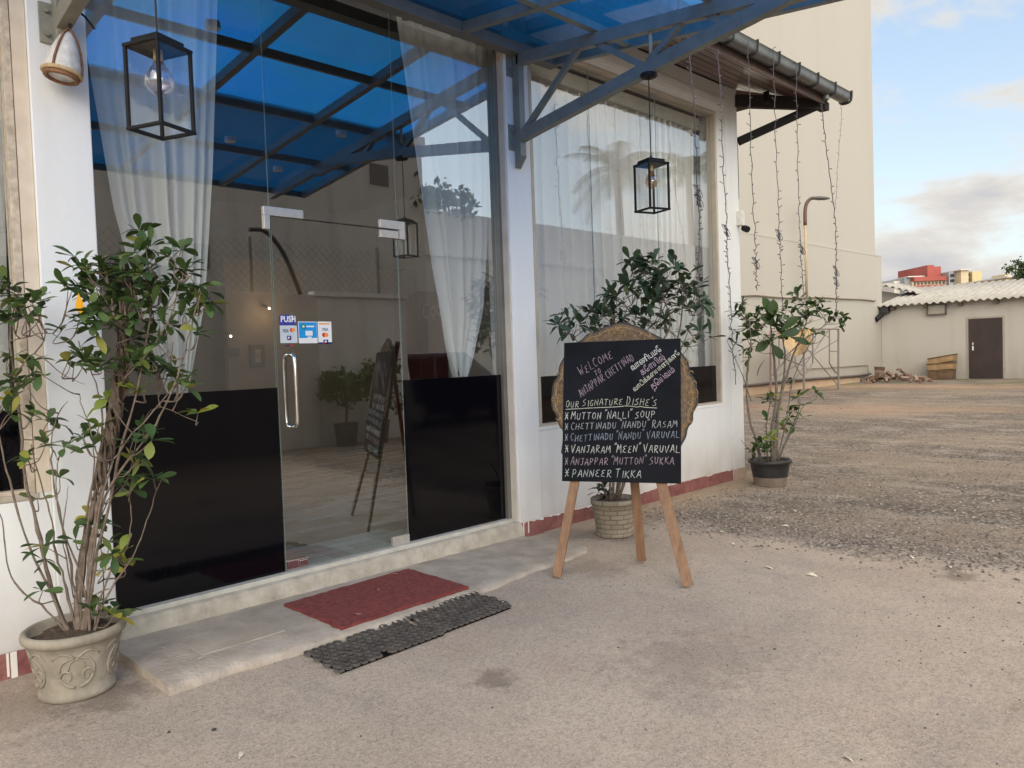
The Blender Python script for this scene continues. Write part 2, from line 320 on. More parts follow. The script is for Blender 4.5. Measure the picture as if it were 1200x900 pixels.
# ------------------------------------------------------------------ ground
def ground_material():
    m = bpy.data.materials.new('yard_ground'); t, n, l, p = nodes(m)
    c = n.new('ShaderNodeTexCoord'); s = n.new('ShaderNodeSeparateXYZ'); l.new(c.outputs['Object'], s.inputs[0])
    def noise(sc_, det=6, rough=.6, st=None):
        q = n.new('ShaderNodeTexNoise'); q.inputs['Scale'].default_value = sc_; q.inputs['Detail'].default_value = det; q.inputs['Roughness'].default_value = rough
        if st:
            k = n.new('ShaderNodeMapping'); k.inputs['Scale'].default_value = st; l.new(c.outputs['Object'], k.inputs[0]); l.new(k.outputs[0], q.inputs[0])
        else: l.new(c.outputs['Object'], q.inputs[0])
        return q.outputs[0]
    def rng(x, a, b, lo=0., hi=1., sm=True):
        q = n.new('ShaderNodeMapRange'); q.interpolation_type = 'SMOOTHSTEP' if sm else 'LINEAR'
        q.inputs[1].default_value = a; q.inputs[2].default_value = b; q.inputs[3].default_value = lo; q.inputs[4].default_value = hi; l.new(x, q.inputs[0]); return q.outputs[0]
    def mth(op, a, b):
        q = n.new('ShaderNodeMath'); q.operation = op
        for i, x in enumerate((a, b)):
            if isinstance(x, (int, float)): q.inputs[i].default_value = x
            else: l.new(x, q.inputs[i])
        return q.outputs[0]
    def mixc(fac, a, b, blend='MIX'):
        q = n.new('ShaderNodeMix'); q.data_type = 'RGBA'; q.blend_type = blend
        if isinstance(fac, (int, float)): q.inputs[0].default_value = fac
        else: l.new(fac, q.inputs[0])
        for i, x in ((6, a), (7, b)):
            if isinstance(x, tuple): q.inputs[i].default_value = (*x, 1)
            else: l.new(x, q.inputs[i])
        return q.outputs[2]
    def vor(sc_, feat='F1'):
        q = n.new('ShaderNodeTexVoronoi'); q.feature = feat; q.inputs['Scale'].default_value = sc_; l.new(c.outputs['Object'], q.inputs[0]); return q
    # worn cement yard with sandy dust
    big = noise(.8, 7, .65); mid = noise(3.2, 8, .7, (1, .6, 1)); fine = noise(95, 4, .7); grit = noise(38, 6, .75)
    base = mixc(rng(big, .38, .62), (.395, .318, .252), (.47, .382, .302))
    base = mixc(mth('MULTIPLY', rng(mid, .48, .70), .55), base, (.29, .25, .22))
    base = mixc(mth('MULTIPLY', rng(noise(1.4, 5, .6), .54, .72), .5), base, (.44, .325, .245))
    base = mixc(mth('MULTIPLY', rng(grit, .50, .64), .50), base, (.215, .18, .155))
    agg = vor(150.0); base = mixc(mth('MULTIPLY', rng(n_sep(n, l, agg.outputs['Color']),   .62, .95), .36), base, (.17, .145, .125)); base = mixc(mth('MULTIPLY', rng(n_sep(n, l, agg.outputs['Color']), .30, .05), .30), base, (.60, .52, .45))
    base = mixc(mth('MULTIPLY', rng(noise(17, 6, .7), .52, .70), .38), base, (.48, .40, .335))
    pit = vor(70.0); pm = rng(pit.outputs['Distance'], .10, .22, 1, 0)
    pm = mth('MULTIPLY', pm, rng(noise(4, 4), .42, .58)); base = mixc(mth('MULTIPLY', pm, .75), base, (.09, .078, .07))
    # stains and dirt, plus contact shade painted in around the pots and easel
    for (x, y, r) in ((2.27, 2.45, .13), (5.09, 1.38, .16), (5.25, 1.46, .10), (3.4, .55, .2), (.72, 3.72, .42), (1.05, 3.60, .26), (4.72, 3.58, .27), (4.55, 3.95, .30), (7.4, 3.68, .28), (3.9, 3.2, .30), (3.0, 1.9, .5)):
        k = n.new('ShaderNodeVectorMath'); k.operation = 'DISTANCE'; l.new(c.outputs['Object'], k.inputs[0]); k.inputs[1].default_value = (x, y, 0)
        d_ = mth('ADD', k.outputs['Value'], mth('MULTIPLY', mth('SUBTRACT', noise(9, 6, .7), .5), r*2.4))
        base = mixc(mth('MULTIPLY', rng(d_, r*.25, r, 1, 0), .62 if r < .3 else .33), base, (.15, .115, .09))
    # loose gravel beyond the cement edge
    edge = mth('ADD', s.outputs[0], mth('MULTIPLY', mth('SUBTRACT', noise(1.1, 6, .65), .5), 1.5))
    edge = mth('ADD', edge, mth('MULTIPLY', mth('SUBTRACT', s.outputs[1], 3.4), .10))
    gm = rng(mth('ADD', edge, mth('MULTIPLY', mth('SUBTRACT', noise(14, 5, .7), .5), .8)), 5.0, 5.5)
    st = vor(26.0); st2 = vor(60.0)
    gcol = n.new('ShaderNodeValToRGB'); l.new(n_sep(n, l, st.outputs['Color']), gcol.inputs[0])
    e = gcol.color_ramp.elements; e[0].color = (.15, .128, .112, 1); e[1].color = (.44, .38, .33, 1); k = e.new(.5); k.color = (.28, .235, .20, 1)
    gravel = mixc(rng(st.outputs['Distance'], .25, .62), gcol.outputs[0], (.10, .082, .068))
    gravel = mixc(mth('MULTIPLY', rng(noise(7, 7, .72), .40, .62), .42), gravel, (.20, .17, .145)); gravel = mixc(mth('MULTIPLY', rng(noise(2.2, 7, .7, (1, .55, 1)), .46, .66), .6), gravel, (.38, .325, .275))
    gravel = mixc(mth('MULTIPLY', rng(noise(.55, 6, .6, (1, .45, 1)),   .46, .62), .6), gravel, (.31, .245, .185))
    red = mth('MULTIPLY', rng(noise(.20, 5, .55, (1, .33, 1)), .50, .62), rng(s.outputs[0], 9, 14))
    gravel = mixc(mth('MULTIPLY', red, .5), gravel, (.42, .26, .165))
    grass = mth('MULTIPLY', rng(noise(.7, 6, .65), .50, .6), rng(s.outputs[0], 22, 27)); gravel = mixc(mth('MULTIPLY', grass, .55), gravel, (.16, .17, .07))
    col = mixc(gm, base, gravel)
    # dust drifted against the facade wall
    wd = mth('MULTIPLY', mth('MULTIPLY', rng(s.outputs[1], 3.45, 4.1), rng(s.outputs[0], 4.3, 5.2)), rng(s.outputs[0], 7.4, 8.6, 1, 0)); col = mixc(mth('MULTIPLY', wd, .75), col, (.40, .30, .20))
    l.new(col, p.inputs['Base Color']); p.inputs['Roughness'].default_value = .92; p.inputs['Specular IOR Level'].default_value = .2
    h = mth('ADD', mth('MULTIPLY', grit, .5), mth('MULTIPLY', fine, .35)); h = mth('SUBTRACT', h, mth('MULTIPLY', pm, .4))
    hg = mth('ADD', mth('MULTIPLY', rng(st.outputs['Distance'], 0, .6, 1, 0), 1.6), mth('MULTIPLY', rng(st2.outputs['Distance'], 0, .6, 1, 0), .6))
    hm = n.new('ShaderNodeMix'); hm.data_type = 'FLOAT'; l.new(gm, hm.inputs[0]); l.new(h, hm.inputs[2]); l.new(hg, hm.inputs[3])
    b = n.new('ShaderNodeBump'); b.inputs['Strength'].default_value = .8; b.inputs['Distance'].default_value = .016; l.new(hm.outputs[0], b.inputs['Height']); l.new(b.outputs[0], p.inputs['Normal'])
    return m
def n_sep(n, l, o):
    q = n.new('ShaderNodeSeparateColor'); l.new(o, q.inputs[0]); return q.outputs[0]
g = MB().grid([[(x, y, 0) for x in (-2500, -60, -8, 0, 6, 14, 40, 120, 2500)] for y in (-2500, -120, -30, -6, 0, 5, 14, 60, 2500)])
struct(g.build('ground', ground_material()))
# gravel stones lying loose on the yard, nobody could count them
def gravel():
    b = MB(); k = 0
    while k < 13000:
        if k % 5 == 0: x = 5.0+RNG.normal(.55, .35); y = RNG.uniform(-1.5, 4.0)
        else: x = 5.0+RNG.exponential(3.0)+.25*math.sin(k); y = RNG.uniform(-3.5, 4.0 if x < 8.2 else 9)
        ed = 5.2-.1*(y-3.4)
        if x < ed and RNG.random() > math.exp((x-ed)*4.5): k += 1; continue
        r = RNG.uniform(.005, .014)*(1.0+.05*(x-5)); a = RNG.uniform(0, 6.28)
        v = []
        for q in range(5): v.append((x+r*RNG.uniform(.7, 1.2)*math.cos(a+q*1.257), y+r*RNG.uniform(.7, 1.2)*math.sin(a+q*1.257), r*RNG.uniform(.0, .35)))
        v.append((x+RNG.uniform(-.3, .3)*r, y+RNG.uniform(-.3, .3)*r, r*RNG.uniform(.6, 1.0)))
        b.add(v, [(0, 1, 5), (1, 2, 5), (2, 3, 5), (3, 4, 5), (4, 0, 5)]); k += 1
    return b
M_stone = leaf_mat('gravel_stone', [(0, (.09, .078, .07)), (.4, (.21, .175, .15)), (.85, (.31, .26, .22)), (1, (.43, .38, .33))])
M_stone.node_tree.nodes['Principled BSDF'].inputs['Roughness'].default_value = .9
for q in M_stone.node_tree.nodes:
    if q.type == 'MIX_SHADER': q.inputs[0].default_value = 0
struct(gravel().build('gravel', M_stone, normals=False), 'stuff')
def crumbs():
    b = MB()
    for k in range(520):
        x = RNG.uniform(.8, 5.4); y = RNG.uniform(-.8, 3.4)
        if RNG.random() < .5: x, y = RNG.normal(4.3, .6), RNG.normal(.9, .9)
        r = RNG.uniform(.002, .006)*(2.2 if RNG.random() < .07 else 1); a = RNG.uniform(0, 6.28)
        v = [(x+r*RNG.uniform(.6, 1.3)*math.cos(a+q*1.257), y+r*RNG.uniform(.6, 1.3)*math.sin(a+q*1.257), 0) for q in range(5)]+[(x, y, r*.8)]
        b.add(v, [(0, 1, 5), (1, 2, 5), (2, 3, 5), (3, 4, 5), (4, 0, 5)])
    return b
struct(crumbs().build('grit', mat('grit_dark', (.05, .045, .04), .9, var=.4, scale=3), normals=False), 'stuff')

# ------------------------------------------------------------------ the restaurant
R = thing('restaurant_building', 'white restaurant front with glass entrance, white columns, red skirting and brown eave', 'building', (4.5, D, 0))
X1a, X1b = 1.05, 1.307        # first column
X2a, X2b = 4.20, 4.455        # second column
X3a, X3b = 7.455, 7.69        # third column
ZB = .127                      # kerb under the glass
ZT = 3.80
b = MB()
b.box(-3.0, X1a, D+.02, D+.22, 0, .80); b.box(-3.0, X1a, D+.02, D+.22, 3.84, 4.14)
b.box(X1a, X2a, D+.02, D+.22, ZT+.03, 4.14)
b.box(X2b, X3a, D+.02, D+.22, 0, .80); b.box(X2b, X3a, D+.02, D+.22, 3.84, 4.14)
b.box(7.29, X3a, D+.02, D+.22, .80, 3.84)
b.box(.99, X1a, D+.022, D+.22, .80, 3.84)
b.build('wall', M_white, R, bevel=.004)
MB().box(X3b-.2, X3b, D+.25, 12, 0, 4.14).build('wall', M_white, R)
for xa, xb, z0 in ((X1a, X1b, 0), (X2a, X2b, 0), (X3a, X3b, 0)):
    MB().box(xa, xb, D, D+.25, z0, 4.138).build('column', M_white, R, bevel=.006)
MB().box(4.47, 7.44, D-.012, D+.02, 3.90, 3.985).build('cornice', M_white, R, bevel=.004)
# skirting
for q_ in ((-3, X1b-.02, D-.010, D+.001), (X2a+.015, X2b, D-.010, D+.001), (X2b+.001, X3a-.002, D+.010, D+.021)): MB().box(*q_, -.02, .118).build('skirting', M_red, R, bevel=.003)
MB().box(X3a, X3b+.006, D-.008, D+.001, -.02, .112).build('skirting', mat('bare_render', (.34, .24, .17), .9, scale=12, bump=.3, col2=(.46, .34, .25)), R)
M_drip = mat('white_drip', (.72, .69, .65), .7)
for x0, x1, z0 in ((4.222, 4.233, .0), (4.277, 4.286, .03), (.822, .832, .01), (.838, .864, .0), (.985, .991, .06)): MB().box(x0, x1, D-.0125, D-.0095, z0, .119).build('paint_drip', M_drip, R)
for xa, xb, yy in ((4.235, X2b-.002, D-.0115), (X2b+.004, X3a-.004, D+.0085)):
    n_ = int((xb-xa)/.012); rows = []; h = .01
    for i in range(n_+1):
        h = min(.020, max(.002, h+RNG.normal(0, .0035))); x = xa+(xb-xa)*i/n_; rows.append([(x, yy, .1195), (x, yy, .1195-h)])
    MB().grid(rows).build('paint_edge', M_drip, R, normals=False)
# kerb and door step
b = MB(); nx = 60; prof = []
rows = []
for i in range(nx+1):
    x = 1.22+(X2a+.012-1.22)*i/nx; e = .004*math.sin(i*1.3)+.003*math.sin(i*3.1)
    rows.append([(x, D-.035+e, 0), (x, D-.022+e, ZB*.55), (x, D-.004+e*.6, ZB-.008), (x, D+.006+e*.4, ZB), (x, D+.14, ZB+.004)])
b.grid(rows); b.box(1.22, 1.225, D-.03, D+.14, 0, ZB)
b.build('kerb', M_conc, R, smooth=True)
MB().box(X1b+.001, X2a-.001, D+.045, YG+.03, ZB-.01, ZB+.026).build('sill_strip', mat('grey_sill', (.46, .44, .39), .6, var=.14, scale=12), R, bevel=.004)
b = MB(); rows = []
FR = [(1.25, 3.385), (1.6, 3.40), (2.1, 3.35), (2.6, 3.36), (3.2, 3.40), (3.6, 3.45), (4.0, 3.47), (4.17, 3.49), (4.26, 3.56)]
xs = np.linspace(1.25, 4.26, 90); fy = np.interp(xs, [q[0] for q in FR], [q[1] for q in FR])
for i, (x, y) in enumerate(zip(xs, fy)):
    y += .007*math.sin(i*.31)+.005*math.sin(i*.83+1)+RNG.uniform(-.002, .002); h = .040-.020*(x-1.25)/3.0
    bk = D+.0
    if x > 4.19: bk = 4.14-.35*(x-4.19)/.07*.9
    h2 = h+RNG.uniform(-.001, .001)
    rows.append([(x, y-.012, 0), (x, y-.008+RNG.uniform(-.002, .002), h2*.55), (x, y+.006, h2-.006), (x, y+.022, h2+.001), (x, y+.10, h+.002), (x, (y+bk)/2, h+.003+RNG.uniform(-.001, .001)), (x, bk, h+.004)])
b.grid(rows); b.add(rows[0]+[(1.25, D, 0)], [(0, 1, 2, 3, 4, 5, 6, 7)])
st = b.build('doorstep', M_slab, R, smooth=True)
b = MB()   # a patched square in the slab
b.box(1.50, 1.93, 3.62, 3.86, .03, .0432)
b.build('slab_patch', mat('patch_cement', (.30, .255, .205), .9, scale=6, bump=.3, col2=(.41, .355, .29)), R, bevel=.002)

# glass line of the entrance
def pane(name, x0, x1, z0, z1, y, parent, m=None, th=.010):
    b = MB(); b.cur = 0; b.add([(x0, y, z0), (x1, y, z0), (x1, y, z1), (x0, y, z1)], [(0, 1, 2, 3)])
    b.cur = 1
    for xx in (x0, x1): b.add([(xx, y, z0), (xx, y+th, z0), (xx, y+th, z1), (xx, y, z1)], [(0, 1, 2, 3)])
    for zz in (z0, z1): b.add([(x0, y, zz), (x0, y+th, zz), (x1, y+th, zz), (x1, y, zz)], [(0, 1, 2, 3)])
    return b.build(name, [m or M_glass, M_edge], parent, normals=False)
ZK = 1.26; DX0, DX1 = 2.294, 3.214; DZ0, DZ1 = .158, 2.27
gp = pane('glass_panel', X1b+.012, DX0-.008, ZK, ZT, YG, R); gp2 = pane('glass_panel', DX1+.008, 4.147, ZK, ZT, YG, R)
for x0, x1 in ((X1b+.012, DX0-.008), (DX1+.008, 4.147)):
    q = MB().box(x0, x1, YG, YG+.012, ZB+.026, ZK-.001).build('black_panel', M_bkglass, R); q['label'] = 'black backed lower glass panel'
pane('glass_panel', DX0-.006, DX1+.006, DZ1+.008, ZT, YG, R)
b = MB(); b.box(X1b+.001, X1b+.011, YG-.02, YG+.03, ZB, ZT); b.box(4.148, 4.185, YG-.03, YG+.05, ZB, ZT); b.box(X1b, X2a, YG-.03, YG+.05, ZT, ZT+.04)
b.build('frame', mat('aluminium_frame', (.20, .19, .17), .4, .4, var=.1), R, bevel=.003)
MB().box(4.186, 4.199, D+.012, YG+.08, ZB+.004, ZT+.03).build('reveal', mat('cream_reveal', (.56, .50, .43), .7, scale=6, bump=.1, col2=(.66, .60, .53)), R)
# the door
dr = pane('glass_door', DX0, DX1, DZ0, DZ1, YG-.002, R)
def sub(b, name, m, par, **k): return b.build(name, m, par, **k)
yy0, yy1 = YG-.014, YG+.020
b = MB(); b.box(2.245, 2.505, yy0, yy1, DZ1+.006, DZ1+.058); b.box(2.245, 2.283, yy0, yy1, DZ1-.075, DZ1+.006); sub(b, 'hinge', M_patch, dr, bevel=.003)
b = MB(); b.box(3.075, 3.275, yy0, yy1, DZ1+.006, DZ1+.062); b.box(3.228, 3.275, yy0, yy1, DZ1-.058, DZ1+.006); b.box(3.075, 3.212, yy0-.001, yy1, DZ1-.056, DZ1-.006); b.box(3.243, 3.247, yy0-.0015, yy0+.01, DZ1-.02, DZ1+.045); sub(b, 'hinge', M_patch, dr, bevel=.002)
b = MB(); b.box(3.075, 3.212, yy0, yy1, DZ0-.006, DZ0+.05); sub(b, 'hinge', M_patch, dr, bevel=.002)
b = MB(); b.box(2.298, 2.435, yy0, yy1, DZ0-.002, DZ0+.056); b.box(2.365, 2.37, yy0-.001, yy1, DZ0, DZ0+.05); b.box(2.378, 2.43, yy0-.003, yy0+.01, DZ0+.012, DZ0+.046); sub(b, 'lock', M_chrome, dr, bevel=.002)
for sgn in (-1, 1):
    yb = YG+sgn*.068+.004; xh = 2.375; za, zb_ = 1.016, 1.452
    pts = [(xh, YG+.004+sgn*.012, zb_)]+[(xh, YG+.004+sgn*(.03+.034*math.sin(t)), zb_-.036+.036*math.cos(t)) for t in np.linspace(.0, math.pi/2, 6)]+[(xh, yb, z) for z in np.linspace(zb_-.07, za+.07, 6)]+[(xh, YG+.004+sgn*(.03+.034*math.cos(t)), za+.036-.036*math.sin(t)) for t in np.linspace(0, math.pi/2, 6)]+[(xh, YG+.004+sgn*.012, za)]
    sub(MB().tube(pts, .0115, 14), 'handle', M_chrome, dr, smooth=True)
# stickers on the door
def flat(b, x0, x1, z0, z1, y): b.add([(x0, y, z0), (x1, y, z0), (x1, y, z1), (x0, y, z1)], [(0, 1, 2, 3)])
def lettering(b, txt, x0, x1, z, h, y, weight=0.0):
    v, f = text_mesh(txt, 1.0, weight)
    mx_, mn = max(q[0] for q in v), min(q[0] for q in v); hz = max(q[1] for q in v)
    b.add([(x0+(q[0]-mn)/(mx_-mn)*(x1-x0), y, z+q[1]/hz*h) for q in v], f)
def disc(b, cx, cz, r, y, n=16): b.add([(cx+r*math.cos(2*math.pi*k/n), y, cz+r*math.sin(2*math.pi*k/n)) for k in range(n)], [tuple(range(n))])
S_blue = mat('sticker_blue', (.045, .05, .30), .35, var=.04); S_pale = mat('sticker_pale', (.56, .62, .66), .4, var=.05); S_cyan = mat('sticker_cyan', (.01, .30, .72), .35, var=.04)
S_white = mat('sticker_white', (.80, .80, .80), .4, var=.03); S_navy = mat('sticker_navy', (.02, .03, .16), .4, var=.05); S_redd = mat('sticker_red', (.62, .03, .03), .4, var=.05); S_org = mat('sticker_orange', (.85, .30, .05), .4, var=.05); S_grn = mat('sticker_green', (.02, .22, .16), .4, var=.05)
def P(px, py): q = onY(px, py, YG-.006); return q[0], q[2]
def fromimg(b, px, py): return P(px, py)
ys = YG-.005
x0, zt = P(327.3, 368.6); x1, _ = P(347.2, 380); _, zm = P(337, 381.3); _, zb2 = P(338, 402)
b = MB(); b.cur = 0; pts = [(x0+.012, zt), (x1-.03, zt), (x1-.012, zt-.012), (x1, zt-.022), (x1, zm), (x0, zm), (x0, zt-.012)]
b.add([(p_[0], ys, p_[1]) for p_ in pts], [tuple(range(len(pts)))]); b.cur = 1; flat(b, x0, x1+.004, zb2, zm-.0005, ys)
b.cur = 2; lettering(b, 'PUSH', x0+.008, x1-.004, zm+.021, .036, ys-.001, .03); b.add([(x1-.034, ys-.0015, zt), (x1-.018, ys-.0015, zt-.010), (x1-.022, ys-.004, zt-.034)], [(0, 1, 2)])
wd = x1-x0
b.cur = 3; lettering(b, 'VISA', x0+.016, x0+wd*.52, zm-.042, .020, ys-.001, .02)
b.cur = 4; disc(b, x0+wd*.70, zm-.028, .012, ys-.001); b.cur = 5; disc(b, x0+wd*.79, zm-.028, .012, ys-.0014)
b.cur = 3; flat(b, x0+wd*.40, x0+wd*.66, zm-.088, zm-.062, ys-.001); b.cur = 2; flat(b, x0+wd*.46, x0+wd*.56, zm-.079, zm-.068, ys-.0015); b.cur = 4; flat(b, x0+wd*.40, x0+wd*.47, zm-.088, zm-.077, ys-.0016)
b.cur = 3; flat(b, x0+wd*.34, x0+wd*.54, zm-.127, zm-.116, ys-.001); b.cur = 4; flat(b, x0+wd*.55, x0+wd*.77, zm-.126, zm-.117, ys-.001)
q = b.build('sticker', [S_blue, S_pale, S_white, S_navy, S_redd, S_org], dr, normals=False); q['label'] = 'blue and grey PUSH sticker with card logos'
xa, za = P(349.2, 376.8); xb, _ = P(371.4, 377.5); _, zc = P(360, 396); _, zd = P(360, 402.2); wd = xb-xa
b = MB(); b.cur = 0; flat(b, xa, xb, zd, za, ys); b.cur = 1; flat(b, xa+.004, xb-.003, zc, za-.004, ys-.001)
b.cur = 2; disc(b, xa+wd*.27, za-.030, .016, ys-.002); b.cur = 0; disc(b, xa+wd*.27, za-.030, .008, ys-.0025, 8)
flat(b, xa+wd*.42, xa+wd*.84, za-.034, za-.025, ys-.002)
flat(b, xa+wd*.36, xa+wd*.74, za-.086, za-.056, ys-.002); flat(b, xa+wd*.46, xa+wd*.68, za-.101, za-.092, ys-.002); flat(b, xa+wd*.38, xa+wd*.70, za-.119, za-.107, ys-.002)
q = b.build('sticker', [S_white, S_cyan, S_grn], dr, normals=False); q['label'] = 'bright blue payment sticker, middle one on the door'
xa, za = P(372.2, 376.8); xb, _ = P(388.2, 378); _, zd = P(380, 401); wd = xb-xa
b = MB(); b.cur = 0; flat(b, xa, xb, zd, za, ys); b.cur = 1; flat(b, xa+.008, xb-.012, za-.018, za-.010, ys-.001)
b.cur = 2; lettering(b, 'VISA', xa+wd*.28, xa+wd*.76, za-.058, .019, ys-.001, .02); b.cur = 3; disc(b, xa+wd*.42, za-.083, .014, ys-.001); b.cur = 1; disc(b, xa+wd*.60, za-.083, .014, ys-.0014)
b.cur = 2; flat(b, xa+wd*.36, xa+wd*.72, za-.138, za-.112, ys-.001); b.cur = 0; flat(b, xa+wd*.46, xa+wd*.60, za-.130, za-.118, ys-.0015); b.cur = 3; flat(b, xa+wd*.36, xa+wd*.48, za-.139, za-.128, ys-.0016)
b.cur = 2; flat(b, xa+.004, xb-.002, zd-.012, zd, ys-.001)
q = b.build('sticker', [S_white, S_org, S_navy, S_redd], dr, normals=False); q['label'] = 'white card logo sticker, rightmost on the door'

# windows left and right
def window(x0, x1, z0, z1, y, joints, fm):
    fr = MB(); t = .035
    fr.box(x0, x0+t, y-.05, y+.05, z0, z1); fr.box(x1-t, x1, y-.05, y+.05, z0, z1); fr.box(x0+t, x1-t, y-.05, y+.05, z1-t, z1); fr.box(x0+t, x1-t, y-.05, y+.05, z0, z0+.02)
    wn_ = fr.build('window', fm, R, bevel=.003)
    e = [x0+t]+joints+[x1-t]
    for a, c in zip(e[:-1], e[1:]):
        pane('pane', a+.001, c-.001, z0+.395, z1-t, y, wn_, M_glass_win)
        MB().box(a+.001, c-.001, y, y+.010, z0+.02, z0+.394).build('black_panel', M_bkglass, wn_)
    return wn_
win = window(4.475, 7.288, .832, 3.835, YG-.03, [5.28, 6.27], mat('window_frame_paint', (.46, .41, .34), .5, var=.12))
MB().box(4.456, 7.30, D+.018, YG-.06, .801, .832).build('sill', M_white, win, bevel=.004)
win2 = window(-2.6, .985, .832, 3.835, YG-.03, [.0], mat('aged_frame', (.38, .31, .235), .7, scale=25, bump=.3, col2=(.62, .54, .44)))
MB().box(-2.7, 1.0, D+.018, YG-.06, .801, .832).build('sill', M_conc, win2, bevel=.004)
MB().box(.988, 1.048, D+.015, YG-.02, .832, 3.835).build('reveal', mat('cream_reveal2', (.60, .50, .39), .7, scale=8, bump=.1, col2=(.70, .61, .50)), win2)

# inside: floor, walls, ceiling
M_tile = brick_mat('stone_tile_floor', (.50, .58, .53), (.20, .20, .12), (.17, .17, .15), 1.0, .46, .12, .003, rough=.22, bump=.1)
MB().box(-3, X3b-.21, YG+.03, 11.5, .09, .152).build('floor', M_tile, R)
M_in = mat('indoor_wall', (.22, .19, .16), .8, scale=2, var=.15); M_ceil = mat('indoor_ceiling', (.05, .05, .055), .8)
b = MB(); b.box(-3, 7.5, 11.5, 11.6, .1, 3.9); b.box(-3.1, -3, YG+.1, 11.6, .1, 3.9); b.build('inner_wall', M_in, R)
MB().box(-3, 7.5, YG+.09, 11.5, 3.9, 4.0).build('ceiling', M_ceil, R)
# eave with boarded soffit, fascia, gutter
EX, EY, EZ = 8.36, 3.50, 4.0
def zs(y): return 4.142-(D-y)*.235
b = MB(); nb = 6
for i in range(nb):
    ya = D-(D-EY)*i/nb; yb = D-(D-EY)*(i+1)/nb+.010
    xe0 = X3b+(D-ya); xe1 = X3b+(D-yb)
    b.add([(-4, ya, zs(ya)), (xe0, ya, zs(ya)), (xe1, yb, zs(yb)), (-4, yb, zs(yb)), (-4, ya, zs(ya)+.02), (xe0, ya, zs(ya)+.02), (xe1, yb, zs(yb)+.02), (-4, yb, zs(yb)+.02)],
          [(0, 1, 2, 3), (4, 7, 6, 5), (0, 4, 5, 1), (1, 5, 6, 2), (2, 6, 7, 3), (3, 7, 4, 0)])
sof = b.build('soffit', M_wood_eave, R)
MB().box(-4, 7.7, EY-.02, 8, 4.155, 4.19).build('roof_deck', M_dark, sof)
b = MB(); RY, RZ = 8.6, 6.3
b.add([(-4, EY-.08, 4.16), (EX+.10, EY-.08, 4.16), (4.2, RY, RZ), (-4, RY, RZ), (EX+.10, 13.6, 4.16), (-4, 13.6, 4.16)], [(0, 1, 2, 3), (1, 4, 2), (3, 2, 4, 5)])
b.build('roof_cover', mat('roof_tiles', (.14, .07, .05), .8, scale=5, var=.2), sof)
b = MB(); b.box(-4, EX+.02, EY-.025, EY, 3.945, 4.135); b.build('fascia', mat('fascia_wood', (.10, .065, .055), .4, scale=3, bump=.12, bscale=40, col2=(.19, .135, .12), stretch=(.5, 8, 8)), sof, bevel=.004)
yc = EY-.10; zc_ = 4.065
rows = []
for k in range(9):
    t = math.pi*k/8; cq = math.copysign(abs(math.cos(t))**.55, math.cos(t)); sq_ = math.sin(t)**.7 if 0 < k < 8 else 0.0; rows.append([(-4, yc+.06*cq, zc_-.058*sq_), (EX+.27, yc+.06*cq, zc_-.058*sq_)])
b = MB(); b.grid([[(-4, yc+.065, zc_+.036), (EX+.27, yc+.065, zc_+.036)]]+rows+[[(-4, yc-.065, zc_+.036), (EX+.27, yc-.065, zc_+.036)], [(-4, yc-.070, zc_+.040), (EX+.27, yc-.070, zc_+.040)]])
b.add([r_[1] for r_ in rows]+[(EX+.27, yc-.065, zc_+.036), (EX+.27, yc+.065, zc_+.036)], [tuple(range(11))])
M_gut = mat('grey_gutter', (.085, .095, .095), .30, scale=8, col2=(.145, .155, .15), var=.15); gut = b.build('gutter', M_gut, sof, smooth=True)
for xg in np.arange(5.3, EX+.3, .42):
    b = MB(); pts = [(xg, yc+.065, zc_+.045)]+[(xg, yc+.063*math.copysign(abs(math.cos(t))**.55, math.cos(t)), zc_-.062*max(0, math.sin(t))**.7) for t in np.linspace(0, math.pi, 9)]+[(xg, yc-.066, zc_+.06)]
    for p0, p1 in zip(pts[:-1], pts[1:]): b.bar(p0, p1, .028, .006, (1, 0, 0.01))
    b.box(xg-.014, xg+.014, yc-.075, EY+.0, zc_+.042, zc_+.049)
    b.build('bracket', M_dark, sof)
b = MB(); b.box(EX-.20, EX-.10, yc-.055, EY-.026, zc_-.02, zc_+.06); b.tube([(EX-.15, yc+.02, zc_-.02), (EX-.15, yc+.02, 3.96)], .032, 12); b.build('downpipe', M_gut, sof, smooth=False)
b = MB(); b.bar((X3b-.02, D+.01, 4.02), (EX-.01, D-(EX-X3b)+.02, 3.965), .06, .13); b.box(EX-.06, EX+.04, EY-.03, EY+.06, 3.895, 3.975); b.build('hip_beam', mat('dark_beam_wood', (.022, .017, .015), .75), sof)
b = MB(); b.bar((X3b+.02, D+.0, 3.60), (EX-.06, D-(EX-X3b)+.07, 3.945), 0.05, .085); b.box(X3b+.003, X3b+.045, D+.02, D+.062, 3.0, 3.63); b.build('strut', mat('dark_strut', (.014, .013, .013), .8, spec=.2), sof)
MB().box(7.72, 7.75, EY+.32, EY+.37, 3.955, 4.05).sphere((7.735, EY+.34, 3.95), .03).build('spot_lamp', M_black, sof)
b = MB(); b.box(X3b-.06, X3b+.03, D-.05, D-.001, 2.70, 2.86); wl = tag(b.build('wall_lamp', mat('white_plastic', (.7, .68, .64), .4), bevel=.006), 'small white box with a black sensor on the right white column', 'wall lamp')
MB().tube([(X3b-.0, D-.09, 2.655), (X3b+.04, D-.03, 2.68)], .035, 12).build('sensor', M_black, wl)

